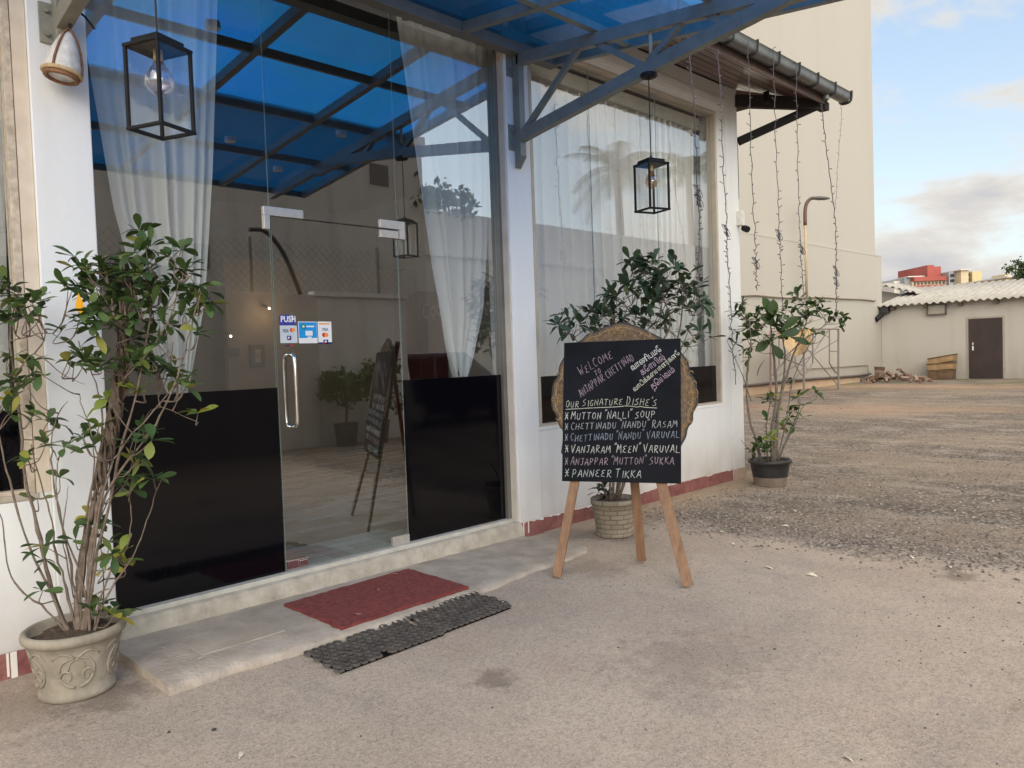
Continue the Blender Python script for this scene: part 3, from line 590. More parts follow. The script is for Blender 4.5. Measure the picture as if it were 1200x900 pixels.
# the canopy over the entrance
CN = thing('entrance_canopy', 'grey steel canopy frame with translucent blue roof sheets over the glass entrance', 'canopy', (2.7, D, 3.0))
def zc(y): return 3.70-.11*(4.1-y)
def blue_sheet():
    m = bpy.data.materials.new('blue_polycarbonate'); t, n, l, p = nodes(m); n.remove(p); o = n['Material Output']
    tr = n.new('ShaderNodeBsdfTransparent'); tr.inputs[0].default_value = (.014, .25, .72, 1)
    tl = n.new('ShaderNodeBsdfTranslucent'); df = n.new('ShaderNodeBsdfGlossy'); df.inputs['Roughness'].default_value = .08
    c = n.new('ShaderNodeTexCoord'); no = n.new('ShaderNodeTexNoise'); no.inputs['Scale'].default_value = 3; no.inputs['Detail'].default_value = 6; l.new(c.outputs['Object'], no.inputs[0])
    mi = n.new('ShaderNodeMix'); mi.data_type = 'RGBA'; mi.inputs[6].default_value = (.006, .16, .58, 1); mi.inputs[7].default_value = (.012, .24, .74, 1); l.new(no.outputs[0], mi.inputs[0]); l.new(mi.outputs[2], tl.inputs[0])
    a = n.new('ShaderNodeMixShader'); a.inputs[0].default_value = .78; l.new(tl.outputs[0], a.inputs[1]); l.new(tr.outputs[0], a.inputs[2])
    fr = n.new('ShaderNodeFresnel'); fr.inputs[0].default_value = 1.5
    b2 = n.new('ShaderNodeMixShader'); l.new(fr.outputs[0], b2.inputs[0]); l.new(a.outputs[0], b2.inputs[1]); l.new(df.outputs[0], b2.inputs[2]); l.new(b2.outputs[0], o.inputs[0])
    return m
M_blue = blue_sheet()
XE0, XE1, YO = .45, 4.71, .58
b = MB(); b.add([(XE0, 4.14, zc(4.14)+.035), (XE1, 4.14, zc(4.14)+.035), (XE1, YO-.05, zc(YO-.05)+.035), (XE0, YO-.05, zc(YO-.05)+.035)], [(0, 1, 2, 3)])
b.build('roof_sheet', M_blue, CN, normals=False)
for y in (3.36, 2.48, 1.54, YO):
    MB().bar((XE0, y, zc(y)), (XE1, y, zc(y)), .045, .06, (0, .11, 1)).build('purlin', M_steel, CN, bevel=.003)
MB().box(XE0, XE1, 4.06, 4.155, 3.655, 3.735).build('wall_beam', mat('grey_beam', (.16, .165, .155), .5, var=.12, scale=8), CN, bevel=.004)
for x in (.72, 1.70, 2.71, 3.72, 4.685):
    MB().bar((x, 4.055, zc(4.055)-.004), (x, YO+.0, zc(YO)-.004), .055, .07, (0, .11, 1)).build('rafter', M_steel, CN, bevel=.003)
def truss(X, m):
    b = MB(); b.box(X-.03, X+.03, D-.075, D-.012, 2.90, 3.72)
    b.add([(X-.03, D-.075, 2.90), (X+.03, D-.075, 2.90), (X+.03, D-.012, 2.82), (X-.03, D-.012, 2.82)], [(0, 1, 2, 3)])
    b.add([(X-.03, D-.075, 2.90), (X-.03, D-.012, 2.82), (X-.03, D-.012, 2.90)], [(0, 1, 2)])
    b.bar((X, D-.05, zc(4.1)-.075), (X, YO, zc(YO)-.055), .06, .085, (0, .1, 1))
    bc = [(4.10, 3.05), (3.81, 3.097), (2.70, 3.27), (2.27, 3.325), (1.99, 3.366), (1.55, 3.325)]
    for (y0, z0), (y1, z1) in zip(bc[:-1], bc[1:]): b.bar((X, y0, z0), (X, y1, z1), .062, .085)
    t = b.build('truss', m, CN, bevel=.003)
    for p0, p1 in (((4.06, 3.09), (3.47, 3.575)), ((3.45, 3.58), (2.98, 3.26)), ((2.94, 3.27), (2.62, 3.49)), ((2.60, 3.50), (2.38, 3.34))):
        MB().bar((X, *p0), (X, *p1), .034, .04).build('web', m, t)
    for za_, zb_, bolts in ((2.95, 3.14, (2.99, 3.10)), (3.50, 3.70, (3.55, 3.65))):
        b = MB(); b.box(X-.085, X+.03, D-.012, D-.001, za_, zb_)
        for z in bolts: b.tube([(X-.055, D-.03, z), (X-.055, D-.011, z)], .011, 8)
        b.build('plate', m, t, bevel=.002)
    return t
truss(4.30, M_steel); truss(1.185, M_steel_old)
MB().tube([(4.31, 2.93, 3.28), (4.31, 2.93, zc(2.93)-.02)], .012, 10).build('hanger_rod', mat('pale_rod', (.42, .46, .40), .5), CN, smooth=True)
for x, y in ((2.35, 3.5), (4.1, 2.30), (3.3, 1.72), (4.05, 1.2)):
    b = MB(); b.tube([(x, y, zc(y)-.012), (x, y, zc(y)+.03)], .05, 16); b.build('downlight', S_white, CN)
# old lamp tied to the bracket at the upper left
LP = thing('hanging_lamp', 'weathered white cone lamp with rusty wire bands tied under the left canopy bracket', 'lamp', (1.19, 4.0, 2.8))
def lp(px, py, d=0.0): return onY(px, py, 4.03+d)
b = MB(); ax0 = lp(80, 38); ax1 = lp(72, 90); prof = [(0, .014), (.12, .034), (.4, .058), (.7, .074), (.88, .077), (1.0, .066)]
b.tube([ax0+(ax1-ax0)*t for t, _ in prof], [r_ for _, r_ in prof], 18); b.build('shade', mat('dirty_enamel', (.50, .47, .42), .5, scale=22, col2=(.78, .77, .74), bump=.1), LP, smooth=True)
b = MB(); c0 = ax0+(ax1-ax0)*.93; dd = (ax1-ax0)/np.linalg.norm(ax1-ax0); e1 = np.cross(dd, (0, 1, 0)); e1 /= np.linalg.norm(e1); e2 = np.cross(dd, e1)
b.tube([c0+.079*(e1*math.cos(t)+e2*math.sin(t)) for t in np.linspace(0, 2*math.pi, 21)], .010, 8); b.build('rope_ring', mat('old_rope', (.40, .28, .15), .9, scale=70, bump=.6, col2=(.62, .48, .28)), LP, smooth=True)
b = MB()
for a in (.3, 2.3, 4.3): b.tube([ax0-dd*.02]+[ax0+(ax1-ax0)*t+(r_+.005)*(e1*math.cos(a)+e2*math.sin(a)) for t, r_ in prof], .0055, 6)
b.tube([ax1+.066*(e1*math.cos(t)+e2*math.sin(t)) for t in np.linspace(0, 2*math.pi, 17)], .012, 6); b.build('wire_band', M_rust, LP, smooth=True)
b = MB(); b.tube([lp(88, 10), lp(100, 20, -.02), lp(111, 34, -.04)], .005, 6); b.tube([ax0-dd*.02, lp(84, 22), lp(90, 6)], .007, 6); b.build('wire', M_wire, LP)

# lanterns
def lantern(cx, cy, zt_, ztop, rotz, label, rose=False):
    o = thing('lantern', label, 'lantern', (cx, cy, zt_), 'glass box lanterns under the canopy', rotz)
    s, h, t = .0765, .285, .0075
    def Lb(): return MB()
    b = Lb()
    for sx in (-1, 1):
        for sy in (-1, 1): b.box(sx*s-t*.8, sx*s+t*.8, sy*s-t*.8, sy*s+t*.8, -h, 0)
    for z in (-h-.012, 0):
        for q in (-1, 1): b.box(-s-t, s+t, q*s-t, q*s+t, z, z+.012); b.box(q*s-t, q*s+t, -s+t, s-t, z+.0005, z+.0115)
    b.build('frame', M_black, o, local=True, bevel=.0015)
    b = Lb(); b.box(-s*.82, s*.82, -s*.82, s*.82, .012, .034); b.box(-s+t, s-t, -s+t, s-t, .002, .0115); b.lathe(0, 0, [(.03, .034), (.026, .046), (.008, .052), (.006, .065)], 16); b.build('cap', M_black, o, local=True)
    for q in (-1, 1):
        MB().add([(-s, q*s, -h), (s, q*s, -h), (s, q*s, 0), (-s, q*s, 0)], [(0, 1, 2, 3)]).build('pane', M_glass_thin, o, local=True, normals=False)
        MB().add([(q*s, -s, -h), (q*s, s, -h), (q*s, s, 0), (q*s, -s, 0)], [(0, 1, 2, 3)]).build('pane', M_glass_thin, o, local=True, normals=False)
    bs = 1.0 if rose else 1.22; b = Lb(); b.lathe(0, 0, [(r_*bs, z_*(1 if rose else 1.08)) for r_, z_ in [(.001, -.150), (.018, -.147), (.033, -.135), (.041, -.115), (.041, -.095), (.033, -.073), (.021, -.055), (.016, -.042)]], 20); bl = b.build('bulb', glass_mat('bulb_glass_'+('a' if rose else 'b'), (.80, .60, .38) if rose else (.88, .86, .90), .24, .9), o, local=True, smooth=True)
    MB().lathe(0, 0, [(.001, -.045), (.016, -.044), (.017, -.03), (.017, 0)], 14).build('socket', mat('brass_socket', (.45, .33, .16), .4, .7), bl, local=True, smooth=True)
    MB().tube([(0, 0, .06), (.001, .001, (ztop-zt_)*.5), (0, 0, ztop-zt_)], .0035, 6).build('cable', M_wire, o, local=True)
    if rose:
        b = MB(); b.lathe(0, 0, [(.012, ztop-zt_-.035), (.05, ztop-zt_-.026), (.055, ztop-zt_-.006), (.05, ztop-zt_)], 20); b.tube([(.05*math.cos(t), .03*math.sin(t)-.02, ztop-zt_-.01+.02*math.sin(t)) for t in np.linspace(0, 6.3, 12)], .004, 5); b.build('ceiling_rose', M_black, o, local=True)
    return o
lb = px_l2 = onX(763, 194, 4.30)
lantern(4.30, float(lb[1]), float(lb[2]), 3.20, rad(-45+28+0), 'black framed glass lantern with amber bulb hanging in front of the right window', True)
l1 = atD(185, 59, 2.84)
lantern(float(l1[0]), float(l1[1]), float(l1[2]), zc(float(l1[1]))-.03, rad(-45+68), 'black framed glass lantern with clear round bulb beside the left column')

# curtains
def folds(name, xt0, xt1, zt_, zb_, y, n, label, edge=None, bot=None, amp=.030, nz=28, group='sheer curtains behind the glass', seedv=0, m=None):
    """edge(t) gives left and right x at height fraction t (0 top, 1 bottom)"""
    rg = np.random.default_rng(seedv); ph = rg.uniform(0, 6.28, 6); rows = []; per = 11; nn = n*per
    off = rg.normal(0, .12, nn+1); fa = 1+.75*np.interp(np.arange(nn+1)/per, np.arange(n+2), rg.uniform(-1, 1, n+2))
    for i in range(nz+1):
        t = i/nz; z = zt_+(zb_-zt_)*t; x0, x1 = edge(t) if edge else (xt0, xt1); row = []
        comp = (xt1-xt0)/max(.05, x1-x0)
        for j in range(nn+1):
            u = j/nn; a = 2*math.pi*(u*n+.45*math.sin(u*7+ph[0])+.25*math.sin(u*17+ph[5])+.10*math.sin(t*3+u*11+ph[1]))
            row.append((x0+(x1-x0)*(u+.012*math.sin(a+1.2+ph[2])), y+amp*min(1.25, comp**.35)*fa[j]*math.sin(a)+.012*math.sin(5*u+3*t+ph[3]), z+(.012*math.sin(a*.5+ph[4]) if i == nz else 0)))
        rows.append(row)
    o = MB().grid(rows).build(name, m or M_sheer, smooth=True, normals=False)
    return tag(o, label, 'curtain', group)
def e_left(t):
    x0 = np.interp(t, [0, .3, .6, .85, 1.0], [1.33, 1.37, 1.46, 1.60, 1.70]); x1 = np.interp(t, [0, .2, .5, .8, 1.0], [2.11, 2.07, 2.00, 1.91, 1.79]); return x0, x1
folds('curtain', 1.33, 2.11, 3.79, 1.25, YG+.13, 6, 'sheer white curtain gathered to a point at the left end of the entrance glass', e_left, seedv=3, amp=.038)
def e_right(t):
    x0 = np.interp(t, [0, .15, .4, .7, .9, 1.0], [3.37, 3.42, 3.50, 3.60, 3.70, 3.775]); x1 = np.interp(t, [0, .3, .6, .8, .93, 1.0], [4.20, 4.20, 4.16, 4.09, 3.97, 3.90]); return x0, x1
folds('curtain', 3.37, 4.20, 3.79, 1.255, YG+.13, 5, 'sheer white curtain gathered to a point right of the glass door', e_right, seedv=5, amp=.035)
folds('curtain', 4.215, 4.33, 3.79, 1.24, YG+.07, 2, 'narrow straight strip of sheer curtain beside the second white column', seedv=8, amp=.014)
folds('curtain', 4.40, 7.16, 3.70, 1.20, YG+.11, 21, 'long pleated sheer curtain filling the big right window', seedv=11, amp=.026)
folds('curtain', -2.6, .962, 3.70, 1.20, YG+.11, 24, 'pleated sheer curtain in the window left of the first column', seedv=14, amp=.026)
MB().box(4.46, 7.2, YG+.06, YG+.15, 3.66, 3.78).build('curtain_track', mat('track_cream', (.46, .46, .42), .6), win)
#@@PART2
def rY(px, py, y): p = onY(px, py, 2*YG-y); return np.array([p[0], y, p[2]])     # a point seen mirrored in the entrance glass

# ------------------------------------------------------------------ easel sign
yaw, lean, BW, BH, BU, BV = -1.125, .1769, .7441, .8905, .0258, .6049
A0 = np.array([3.5729, 3.237, 0.0])
UU = np.array([math.cos(yaw), math.sin(yaw), 0]); NN = np.array([-math.sin(yaw), math.cos(yaw), 0])
VV = np.array([0, 0, 1])*math.cos(lean)+NN*math.sin(lean); BN = np.cross(UU, VV)     # BN points back
if BN @ NN < 0: BN = -BN
def bp(a, c, d=0.0): return A0+UU*a+VV*c+BN*d
def bd(px, py):
    d = ray(px, py); t = ((A0-CAM) @ BN)/(d @ BN); p = CAM+d*t-A0; return float(p @ UU), float(p @ VV)
EA = thing('menu_easel', 'wooden easel with black chalk menu board on a carved scalloped frame', 'easel sign', tuple(A0+UU*.4))
a0, a1, c0, c1 = BU, BU+BW, BV, BV+BH
M_boardblk = mat('chalkboard', (.0055, .006, .008), .7, scale=4, col2=(.013, .014, .018), bump=.03, bscale=200, spec=.10)
def pslab(b, pts, d0, d1): b.extr([bp(a, c, d0) for a, c in pts], BN*(d1-d0))
b = MB(); pslab(b, [(a0, c0), (a1, c0), (a1, c1), (a0, c1)], 0, .012); b.build('chalkboard', M_boardblk, EA, bevel=.0015)
M_legw = mat('easel_wood', (.17, .085, .042), .6, scale=4, bump=.15, bscale=50, col2=(.29, .165, .09), stretch=(9, 9, 1.2))
def leg(p0, p1, wd, th): 
    b = MB(); b.bar(p0, p1, wd, th, BN); return b
for (bx, by), (tx, ty), wd in (((652.5, 678), (680, 520), .056), ((806.5, 689), (762, 520), .062)):
    q0 = onZ(bx, by, .0); u0, v0 = bd(tx, ty); q1 = bp(u0, v0, .045); q0 = q0+np.array([0, 0, .012])
    dirv = q1-q0; q1 = q0+dirv*1.9
    leg(q0, q1, wd, .024).build('leg', M_legw, EA, bevel=.002)
q0 = onZ(752, 659, .0)+np.array([0, 0, .012]); tt = bp((a0+a1)/2, c1-.1, .09)
leg(q0, tt, .056, .024).build('leg', M_legw, EA, bevel=.002)
MB().bar(bp(a0+.06, c0+.035, .028), bp(a1-.06, c0+.035, .028), .03, .03, VV).build('ledge', M_legw, EA)
# carved frame: scalloped outline in board coordinates, traced against the board plane
outl = [(655, 545), (660, 505), (655, 500), (651, 487), (646, 478), (645, 462), (648, 448), (653, 440), (655, 428), (661, 416), (668, 405), (680, 398), (688, 391), (700, 387), (708, 383), (717, 379), (728, 377.5), (741, 379), (750, 384), (762, 388), (770, 394), (779, 397), (790, 404), (799, 412), (806, 424), (808, 435), (814, 445), (818, 460), (817, 473), (812, 483), (811, 494), (806, 500), (803, 512), (797, 524), (790, 545)]
OUT = [bd(*q) for q in outl]
cxo, cyo = (a0+a1)/2, c0+BH*.50
def smooth_poly(P_, it=2):
    for _ in range(it):
        Q = []
        for i in range(len(P_)):
            p_, q_ = np.array(P_[i]), np.array(P_[(i+1) % len(P_)]); Q += [tuple(.75*p_+.25*q_), tuple(.25*p_+.75*q_)]
        P_ = Q
    return P_
OS = smooth_poly([(cxo+(q[0]-cxo)*(1.012 if i % 2 == 0 else .992), cyo+(q[1]-cyo)*(1.012 if i % 2 == 0 else .992)) for i, q in enumerate(OUT)], 2)
M_gold = mat('carved_gilt_wood', (.06, .033, .014), .5, scale=34, col2=(.18, .108, .046), bump=.5, bscale=70, detail=8)
M_goldhi = mat('gilt_relief', (.15, .088, .035), .42, scale=30, col2=(.34, .22, .10), bump=.2, bscale=90)
b = MB(); pslab(b, OS, .014, .034); b.build('backing', mat('frame_black_edge', (.02, .014, .01), .5), EA)
b = MB(); pslab(b, [(cxo+(p_[0]-cxo)*.974, cyo+(p_[1]-cyo)*.977) for p_ in OS], .008, .0142); fr = b.build('carved_frame', M_gold, EA)
b = MB()      # raised carving: rim bead, rosettes, scrolls
rim = [(cxo+(p_[0]-cxo)*.935, cyo+(p_[1]-cyo)*.94) for p_ in OS]
b.tube([bp(*q, .007) for q in rim[8:-8]], .0045, 5)
for (rx, ry) in ((723, 387), (652.5, 468), (811, 461)):
    u0, v0 = bd(rx, ry)
    b.sphere(bp(u0, v0, .006), .011, 8, 6)
    for k in range(9):
        t = 2*math.pi*k/9; b.tube([bp(u0+.010*math.cos(t), v0+.010*math.sin(t), .005), bp(u0+.027*math.cos(t), v0+.027*math.sin(t), .006)], [.004, .0065], 5)
    b.tube([bp(u0+.034*math.cos(t), v0+.034*math.sin(t), .006) for t in np.linspace(0, 2*math.pi, 21)], .003, 5)
b.build('rosette', M_goldhi, fr)
def scroll(u0, v0, du, dv, n, s, flip):
    pts = []
    for k in range(n):
        t = k/n; cu, cv = u0+du*t, v0+dv*t
        sg = flip*(1 if k % 2 else -1)
        nx_, ny_ = -dv, du; ln = math.hypot(du, dv); nx_, ny_ = nx_/ln, ny_/ln
        pts.append([bp(cu+(du/ln*.9*math.sin(a)*s)+nx_*sg*s*(1-math.cos(a))*.8, cv+(dv/ln*.9*math.sin(a)*s)+ny_*sg*s*(1-math.cos(a))*.8, .006) for a in np.linspace(0, 3.6, 9)])
    return pts
b = MB()
for (p0, p1, n_) in (((716, 391), (688, 396), 5), ((730, 391), (765, 395), 6), ((653, 478), (658, 500), 4), ((653, 458), (659, 428), 5), ((811, 472), (803, 505), 5), ((811, 450), (802, 420), 5)):
    u0, v0 = bd(*p0); u1, v1 = bd(*p1)
    b = MB()
    for pts in scroll(u0, v0, u1-u0, v1-v0, n_, .016, 1): b.tube(pts, [.0042]*6+[.0036, .003, .0022], 5)
    b.build('scroll', M_goldhi, fr, smooth=True)

# chalk lettering, a stroke alphabet drawn by hand
G = {
 'A': [[(0, 0), (.45, 1), (.6, .95), (.85, -.03)], [(.16, .38), (.72, .36)]], 'C': [[(.8, .86), (.5, 1), (.15, .75), (.08, .35), (.35, .02), (.8, .12)]],
 'D': [[(.1, 1), (.12, 0)], [(.0, 1), (.5, .95), (.8, .55), (.6, .12), (.08, 0)]], 'E': [[(.75, .98), (.25, .9), (.12, .72), (.5, .55), (.1, .38), (.1, .1), (.75, .04)]],
 'G': [[(.8, .9), (.45, 1), (.1, .6), (.2, .08), (.7, .1), (.75, .42), (.45, .42)]], 'H': [[(.1, 1), (.06, 0)], [(.78, 1), (.74, 0)], [(.08, .5), (.76, .54)]],
 'I': [[(.3, 1), (.3, 0)]], 'J': [[(.15, 1), (.8, 1)], [(.55, 1), (.5, .15), (.3, 0), (.08, .12)]], 'K': [[(.12, 1), (.08, 0)], [(.78, 1), (.15, .5), (.85, -.08)]],
 'L': [[(.12, 1), (.1, .03), (.85, .0)]], 'M': [[(.0, 0), (.15, 1), (.48, .35), (.8, 1), (.95, -.05)]], 'N': [[(.02, 0), (.12, 1), (.72, 0), (.82, 1.08)]],
 'O': [[(.45, 1), (.12, .75), (.1, .25), (.42, 0), (.78, .28), (.78, .75), (.45, 1)]], 'P': [[(.15, 1), (.1, 0)], [(.05, .98), (.6, 1), (.75, .75), (.5, .48), (.13, .46)]],
 'R': [[(.15, 1), (.1, 0)], [(.05, .98), (.6, 1), (.75, .75), (.5, .5), (.14, .48), (.85, -.04)]], 'S': [[(.75, .95), (.3, .78), (.2, .6), (.7, .4), (.68, .12), (.05, .0)]],
 'T': [[(-.02, .98), (.85, 1.02)], [(.42, 1), (.38, 0)]], 'U': [[(.1, 1), (.1, .25), (.35, 0), (.65, .15), (.75, 1)]], 'V': [[(.0, .95), (.35, 0), (.8, 1.1)]],
 'W': [[(.0, 1), (.25, 0), (.5, .6), (.7, 0), (1.0, 1.05)]], '*': [[(.0, .95), (.85, .05)], [(.8, .95), (.05, .0)], [(-.03, .5), (.9, .48)]],
 '"': [[(.1, 1.2), (.05, .95)], [(.35, 1.22), (.3, .97)]], "'": [[(.2, 1.2), (.1, .95)]], ' ': []}
WD = {'I': .55, '"': .5, "'": .35, ' ': .45, 'M': 1.12, 'W': 1.2, '*': 1.22, 'L': .9, 'J': .9}
def chalk(txt, p0, p1, hpx, m, small=None, r=.0018):
    u0, v0 = bd(*p0); u1, v1 = bd(*p1); s_ = abs(bd(p0[0], p0[1]-hpx)[1]-v0)
    tot = sum(WD.get(c, 1.0) for c in txt); L_ = math.hypot(u1-u0, v1-v0); ex, ey = (u1-u0)/L_, (v1-v0)/L_; sx = L_/tot
    b = MB(); x = 0
    for i, c in enumerate(txt):
        sc_ = 1.0 if (small is None or i in small or c in '*"\'') else .84
        jy = RNG.normal(0, .05)
        for stq in G[c]:
            pts = []
            for k in range(len(stq)-1):
                for t in np.linspace(0, 1, 4)[:(-1 if k < len(stq)-2 else None)]:
                    gx = stq[k][0]+(stq[k+1][0]-stq[k][0])*t; gy = (stq[k][1]+(stq[k+1][1]-stq[k][1])*t)*sc_+jy
                    gx = gx*.86+.16*gy+RNG.normal(0, .014); lx, ly = (x+gx*(.8 if c == '*' else 1))*sx, gy*s_
                    pts.append(bp(u0+lx*ex-ly*ey, v0+lx*ey+ly*ex, -.0012))
            b.tube(pts, [r*RNG.uniform(.55, 1.2) for _ in pts], 5)
        x += WD.get(c, 1.0)
    return b
def line(b, p0, p1, r=.002):
    q0, q1 = bd(*p0), bd(*p1); b.tube([bp(q0[0]+(q1[0]-q0[0])*t, q0[1]+(q1[1]-q0[1])*t+RNG.normal(0, .0015), -.001) for t in np.linspace(0, 1, 9)], r, 5)
def chalk_mat(n_, c): return mat(n_, tuple(x*.55 for x in c), .95, scale=160, col2=c, bump=.3, bscale=300, detail=3)
C_w = chalk_mat('chalk_white', (.80, .80, .74)); C_g = chalk_mat('chalk_grey', (.50, .53, .53)); C_p = chalk_mat('chalk_pink', (.50, .38, .44)); C_b = chalk_mat('chalk_blue', (.36, .42, .50)); C_y = chalk_mat('chalk_yellow', (.74, .74, .58)); C_m = chalk_mat('chalk_mint', (.66, .74, .68))
def put(b, m, lab):
    o = b.build('chalk_writing', m, EA, normals=False); o['label'] = lab
put(chalk('WELCOME', (680.5, 440.5), (720, 418), 10.5, None, {0, 2, 3}), C_p, 'pink chalk WELCOME')
put(chalk('TO', (698, 440), (705.5, 435.5), 5.5, None), C_p, 'pink chalk TO')
put(chalk('ANJAPPAR CHETTINAD', (681, 465.5), (744.5, 421), 8.6, None), C_p, 'pink chalk ANJAPPAR CHETTINAD')
b = chalk('OUR SIGNATURE', (663, 477.5), (731, 473.8), 8, None, {0, 4}); line(b, (663, 479.4), (731, 476.6)); put(b, C_y, 'underlined chalk OUR SIGNATURE')
b = chalk("DISHE'S", (733.5, 474), (770.5, 476.5), 9.5, None, {0}); line(b, (732, 475.6), (770, 478)); put(b, C_y, "underlined chalk DISHE'S")
put(chalk('*MUTTON "NALLI" SOUP', (662, 492), (769, 489), 9, None, {1, 9}), C_w, 'white chalk MUTTON NALLI SOUP')
put(chalk('*CHETTINADU "NANDU" RASAM', (662, 504), (795, 500.5), 8.6, None, {1, 13, 20}), C_g, 'grey chalk CHETTINADU NANDU RASAM')
put(chalk('*CHETTINADU "NANDU" VARUVAL', (662, 517), (797, 512.8), 8.8, None, {1, 13, 20}), C_b, 'blue chalk CHETTINADU NANDU VARUVAL')
put(chalk('*VANJARAM "MEEN" VARUVAL', (662, 530.8), (797.5, 530), 9.4, None, {1, 11, 17}), C_w, 'white chalk VANJARAM MEEN VARUVAL')
put(chalk('*ANJAPPAR "MUTTON" SUKKA', (662, 545), (791, 543.5), 9.2, None, {1, 11, 19}), C_p, 'pink chalk ANJAPPAR MUTTON SUKKA')
put(chalk('*PANNEER TIKKA', (662, 558.5), (753, 560), 9.6, None, {1, 9}), C_m, 'pale green chalk PANNEER TIKKA')
def tamil(txt, p0, p1, hpx, m, lab):
    v, f = text_mesh(txt, 1.0); mx_, mn = max(q[0] for q in v), min(q[0] for q in v); hz = .62
    u0, v0 = bd(*p0); u1, v1 = bd(*p1); L_ = math.hypot(u1-u0, v1-v0); ex, ey = (u1-u0)/L_, (v1-v0)/L_; s_ = abs(bd(p0[0], p0[1]-hpx)[1]-v0)
    b = MB(); b.add([bp(u0+(q[0]-mn)/(mx_-mn)*L_*ex-q[1]/hz*s_*ey, v0+(q[0]-mn)/(mx_-mn)*L_*ey+q[1]/hz*s_*ex, -.0012) for q in v], f); put(b, m, lab)
tamil('\u0bb5\u0bbe\u0ba3\u0bbf\u0baa\u0bae\u0bc7', (741.5, 434.5), (775.5, 411.0), 6.2, C_w, 'white chalk Tamil first line')
tamil('\u0b95\u0bcb\u0baf\u0bbf\u0bb2\u0bcd', (753, 440), (780, 420.5), 6.6, C_p, 'pink chalk Tamil second line')
tamil('\u0bb5\u0bbe\u0b9f\u0bbf\u0b95\u0bcd\u0b95\u0bc8\u0baf\u0bbe\u0bb3\u0bb0\u0bcd\u0b95\u0bb3\u0bc7', (744, 459), (797, 414.8), 5.0, C_y, 'yellowish chalk Tamil third line')
tamil('\u0ba4\u0bc6\u0baf\u0bcd\u0bb5\u0bae\u0bcd', (765.5, 456.5), (791.5, 434.5), 6.4, C_p, 'pink chalk Tamil fourth line')

# ------------------------------------------------------------------ mats
def quad_mat(c4, z0, z1, n=(26, 18), jit=.0025):
    A, B, C_, D_ = [np.array(q) for q in c4]; rows = []
    for i in range(n[1]+1):
        v_ = i/n[1]; row = []
        for j in range(n[0]+1):
            u_ = j/n[0]; p = (A*(1-u_)+B*u_)*(1-v_)+(D_*(1-u_)+C_*u_)*v_; e = jit if (i in (0, n[1]) or j in (0, n[0])) else 0
            row.append((p[0]+RNG.normal(0, e), p[1]+RNG.normal(0, e), z1+RNG.normal(0, .0008)))
        rows.append(row)
    b = MB(); b.grid(rows)
    rim_ = rows[0]+[r_[-1] for r_ in rows[1:]]+rows[-1][-2::-1]+[r_[0] for r_ in rows[-2:0:-1]]; k = len(rim_)
    b.add(rim_+[(p[0], p[1], z0) for p in rim_], [(i, (i+1) % k, k+(i+1) % k, k+i) for i in range(k)]); return b
b = quad_mat([onZ(333, 707.5, .052), onZ(478, 666, .052), onZ(548.5, 687, .052), onZ(400, 735, .052)], .036, .053)
m_ = mat('red_coir', (.115, .022, .020), .95, scale=45, col2=(.27, .055, .05), bump=.9, bscale=190)
tag(b.build('door_mat', m_, normals=False), 'dark red coir mat lying on the concrete doorstep', 'door mat')
def ring_mat(o4, nu, nv):
    """rubber honeycomb: every cell a hexagon with a round hole through it"""
    A, B, C_, D_ = [np.array(q) for q in o4]; b = MB(); K = 12
    eu = (B-A)/np.linalg.norm(B-A); ev = np.array([-eu[1], eu[0], 0]); ev = ev if ev @ (D_-A) > 0 else -ev
    du = np.linalg.norm(B-A)/nu
    for i in range(nv):
        for j in range(nu):
            if (i in (0, nv-1) or j in (0, nu-1)) and RNG.random() < .07: continue
            u_ = (j+.5+(.25 if i % 2 else -.25))/nu; v_ = (i+.5)/nv; p = (A*(1-u_)+B*u_)*(1-v_)+(D_*(1-u_)+C_*u_)*v_
            dv = np.linalg.norm(D_-A)/nv; vs = []; zt_ = .013+RNG.normal(0, .0006); kx = dv/(du*.866)
            for k in range(K):
                a = 2*math.pi*k/K+math.pi/6; am = (a-math.pi/6) % (math.pi/3)-math.pi/6
                ro = du*.5/math.cos(am)*.995; d_ = eu*math.cos(a+math.pi/6)+ev*math.sin(a+math.pi/6)*kx
                vs += [p+d_*ro+np.array((0, 0, .001)), p+d_*ro*.985+np.array((0, 0, zt_-.0035)), p+d_*du*.43+np.array((0, 0, zt_)), p+d_*du*.375+np.array((0, 0, zt_-.0012)), p+d_*du*.365+np.array((0, 0, .001))]
            b.add(vs, [(k*5+q, ((k+1) % K)*5+q, ((k+1) % K)*5+q+1, k*5+q+1) for k in range(K) for q in range(4)])
    return b
M_rub = mat('worn_rubber', (.032, .029, .027), .7, scale=14, col2=(.095, .083, .075), bump=.1)
mA = onZ(357, 766, .01); mB_ = onZ(398, 789, .01); mC = onZ(604, 712, .01); mD = onZ(560, 695, .01)
mt, mb_ = mA+(mD-mA)*.52, mB_+(mC-mB_)*.56
ml, mlb = mA+(mD-mA)*.535, mB_+(mC-mB_)*.53
def shade_sheet(o4, par):  # dark sheet added under each mat, standing in for shade in the holes
    A, B, C_, D_ = [np.array(q)*np.array([1, 1, 0])+np.array([0, 0, .002]) for q in o4]; c = (A+B+C_+D_)/4; MB().add([c+(q-c)*.965 for q in (A, B, C_, D_)], [(0, 1, 2, 3)]).build('hole_shade_sheet', mat('hole_shade', (.008, .007, .006), .9, spec=.1), par, normals=False)
shade_sheet([mB_, mb_, mt, mA], tag(ring_mat([mB_, mb_, mt, mA], 15, 7).build('rubber_mat', M_rub, normals=False), 'black ring rubber mat on the ground, nearer the camera of the joined pair', 'rubber mat', 'rubber ring mats before the doorstep'))
sh = np.array([.0, .018, .002])
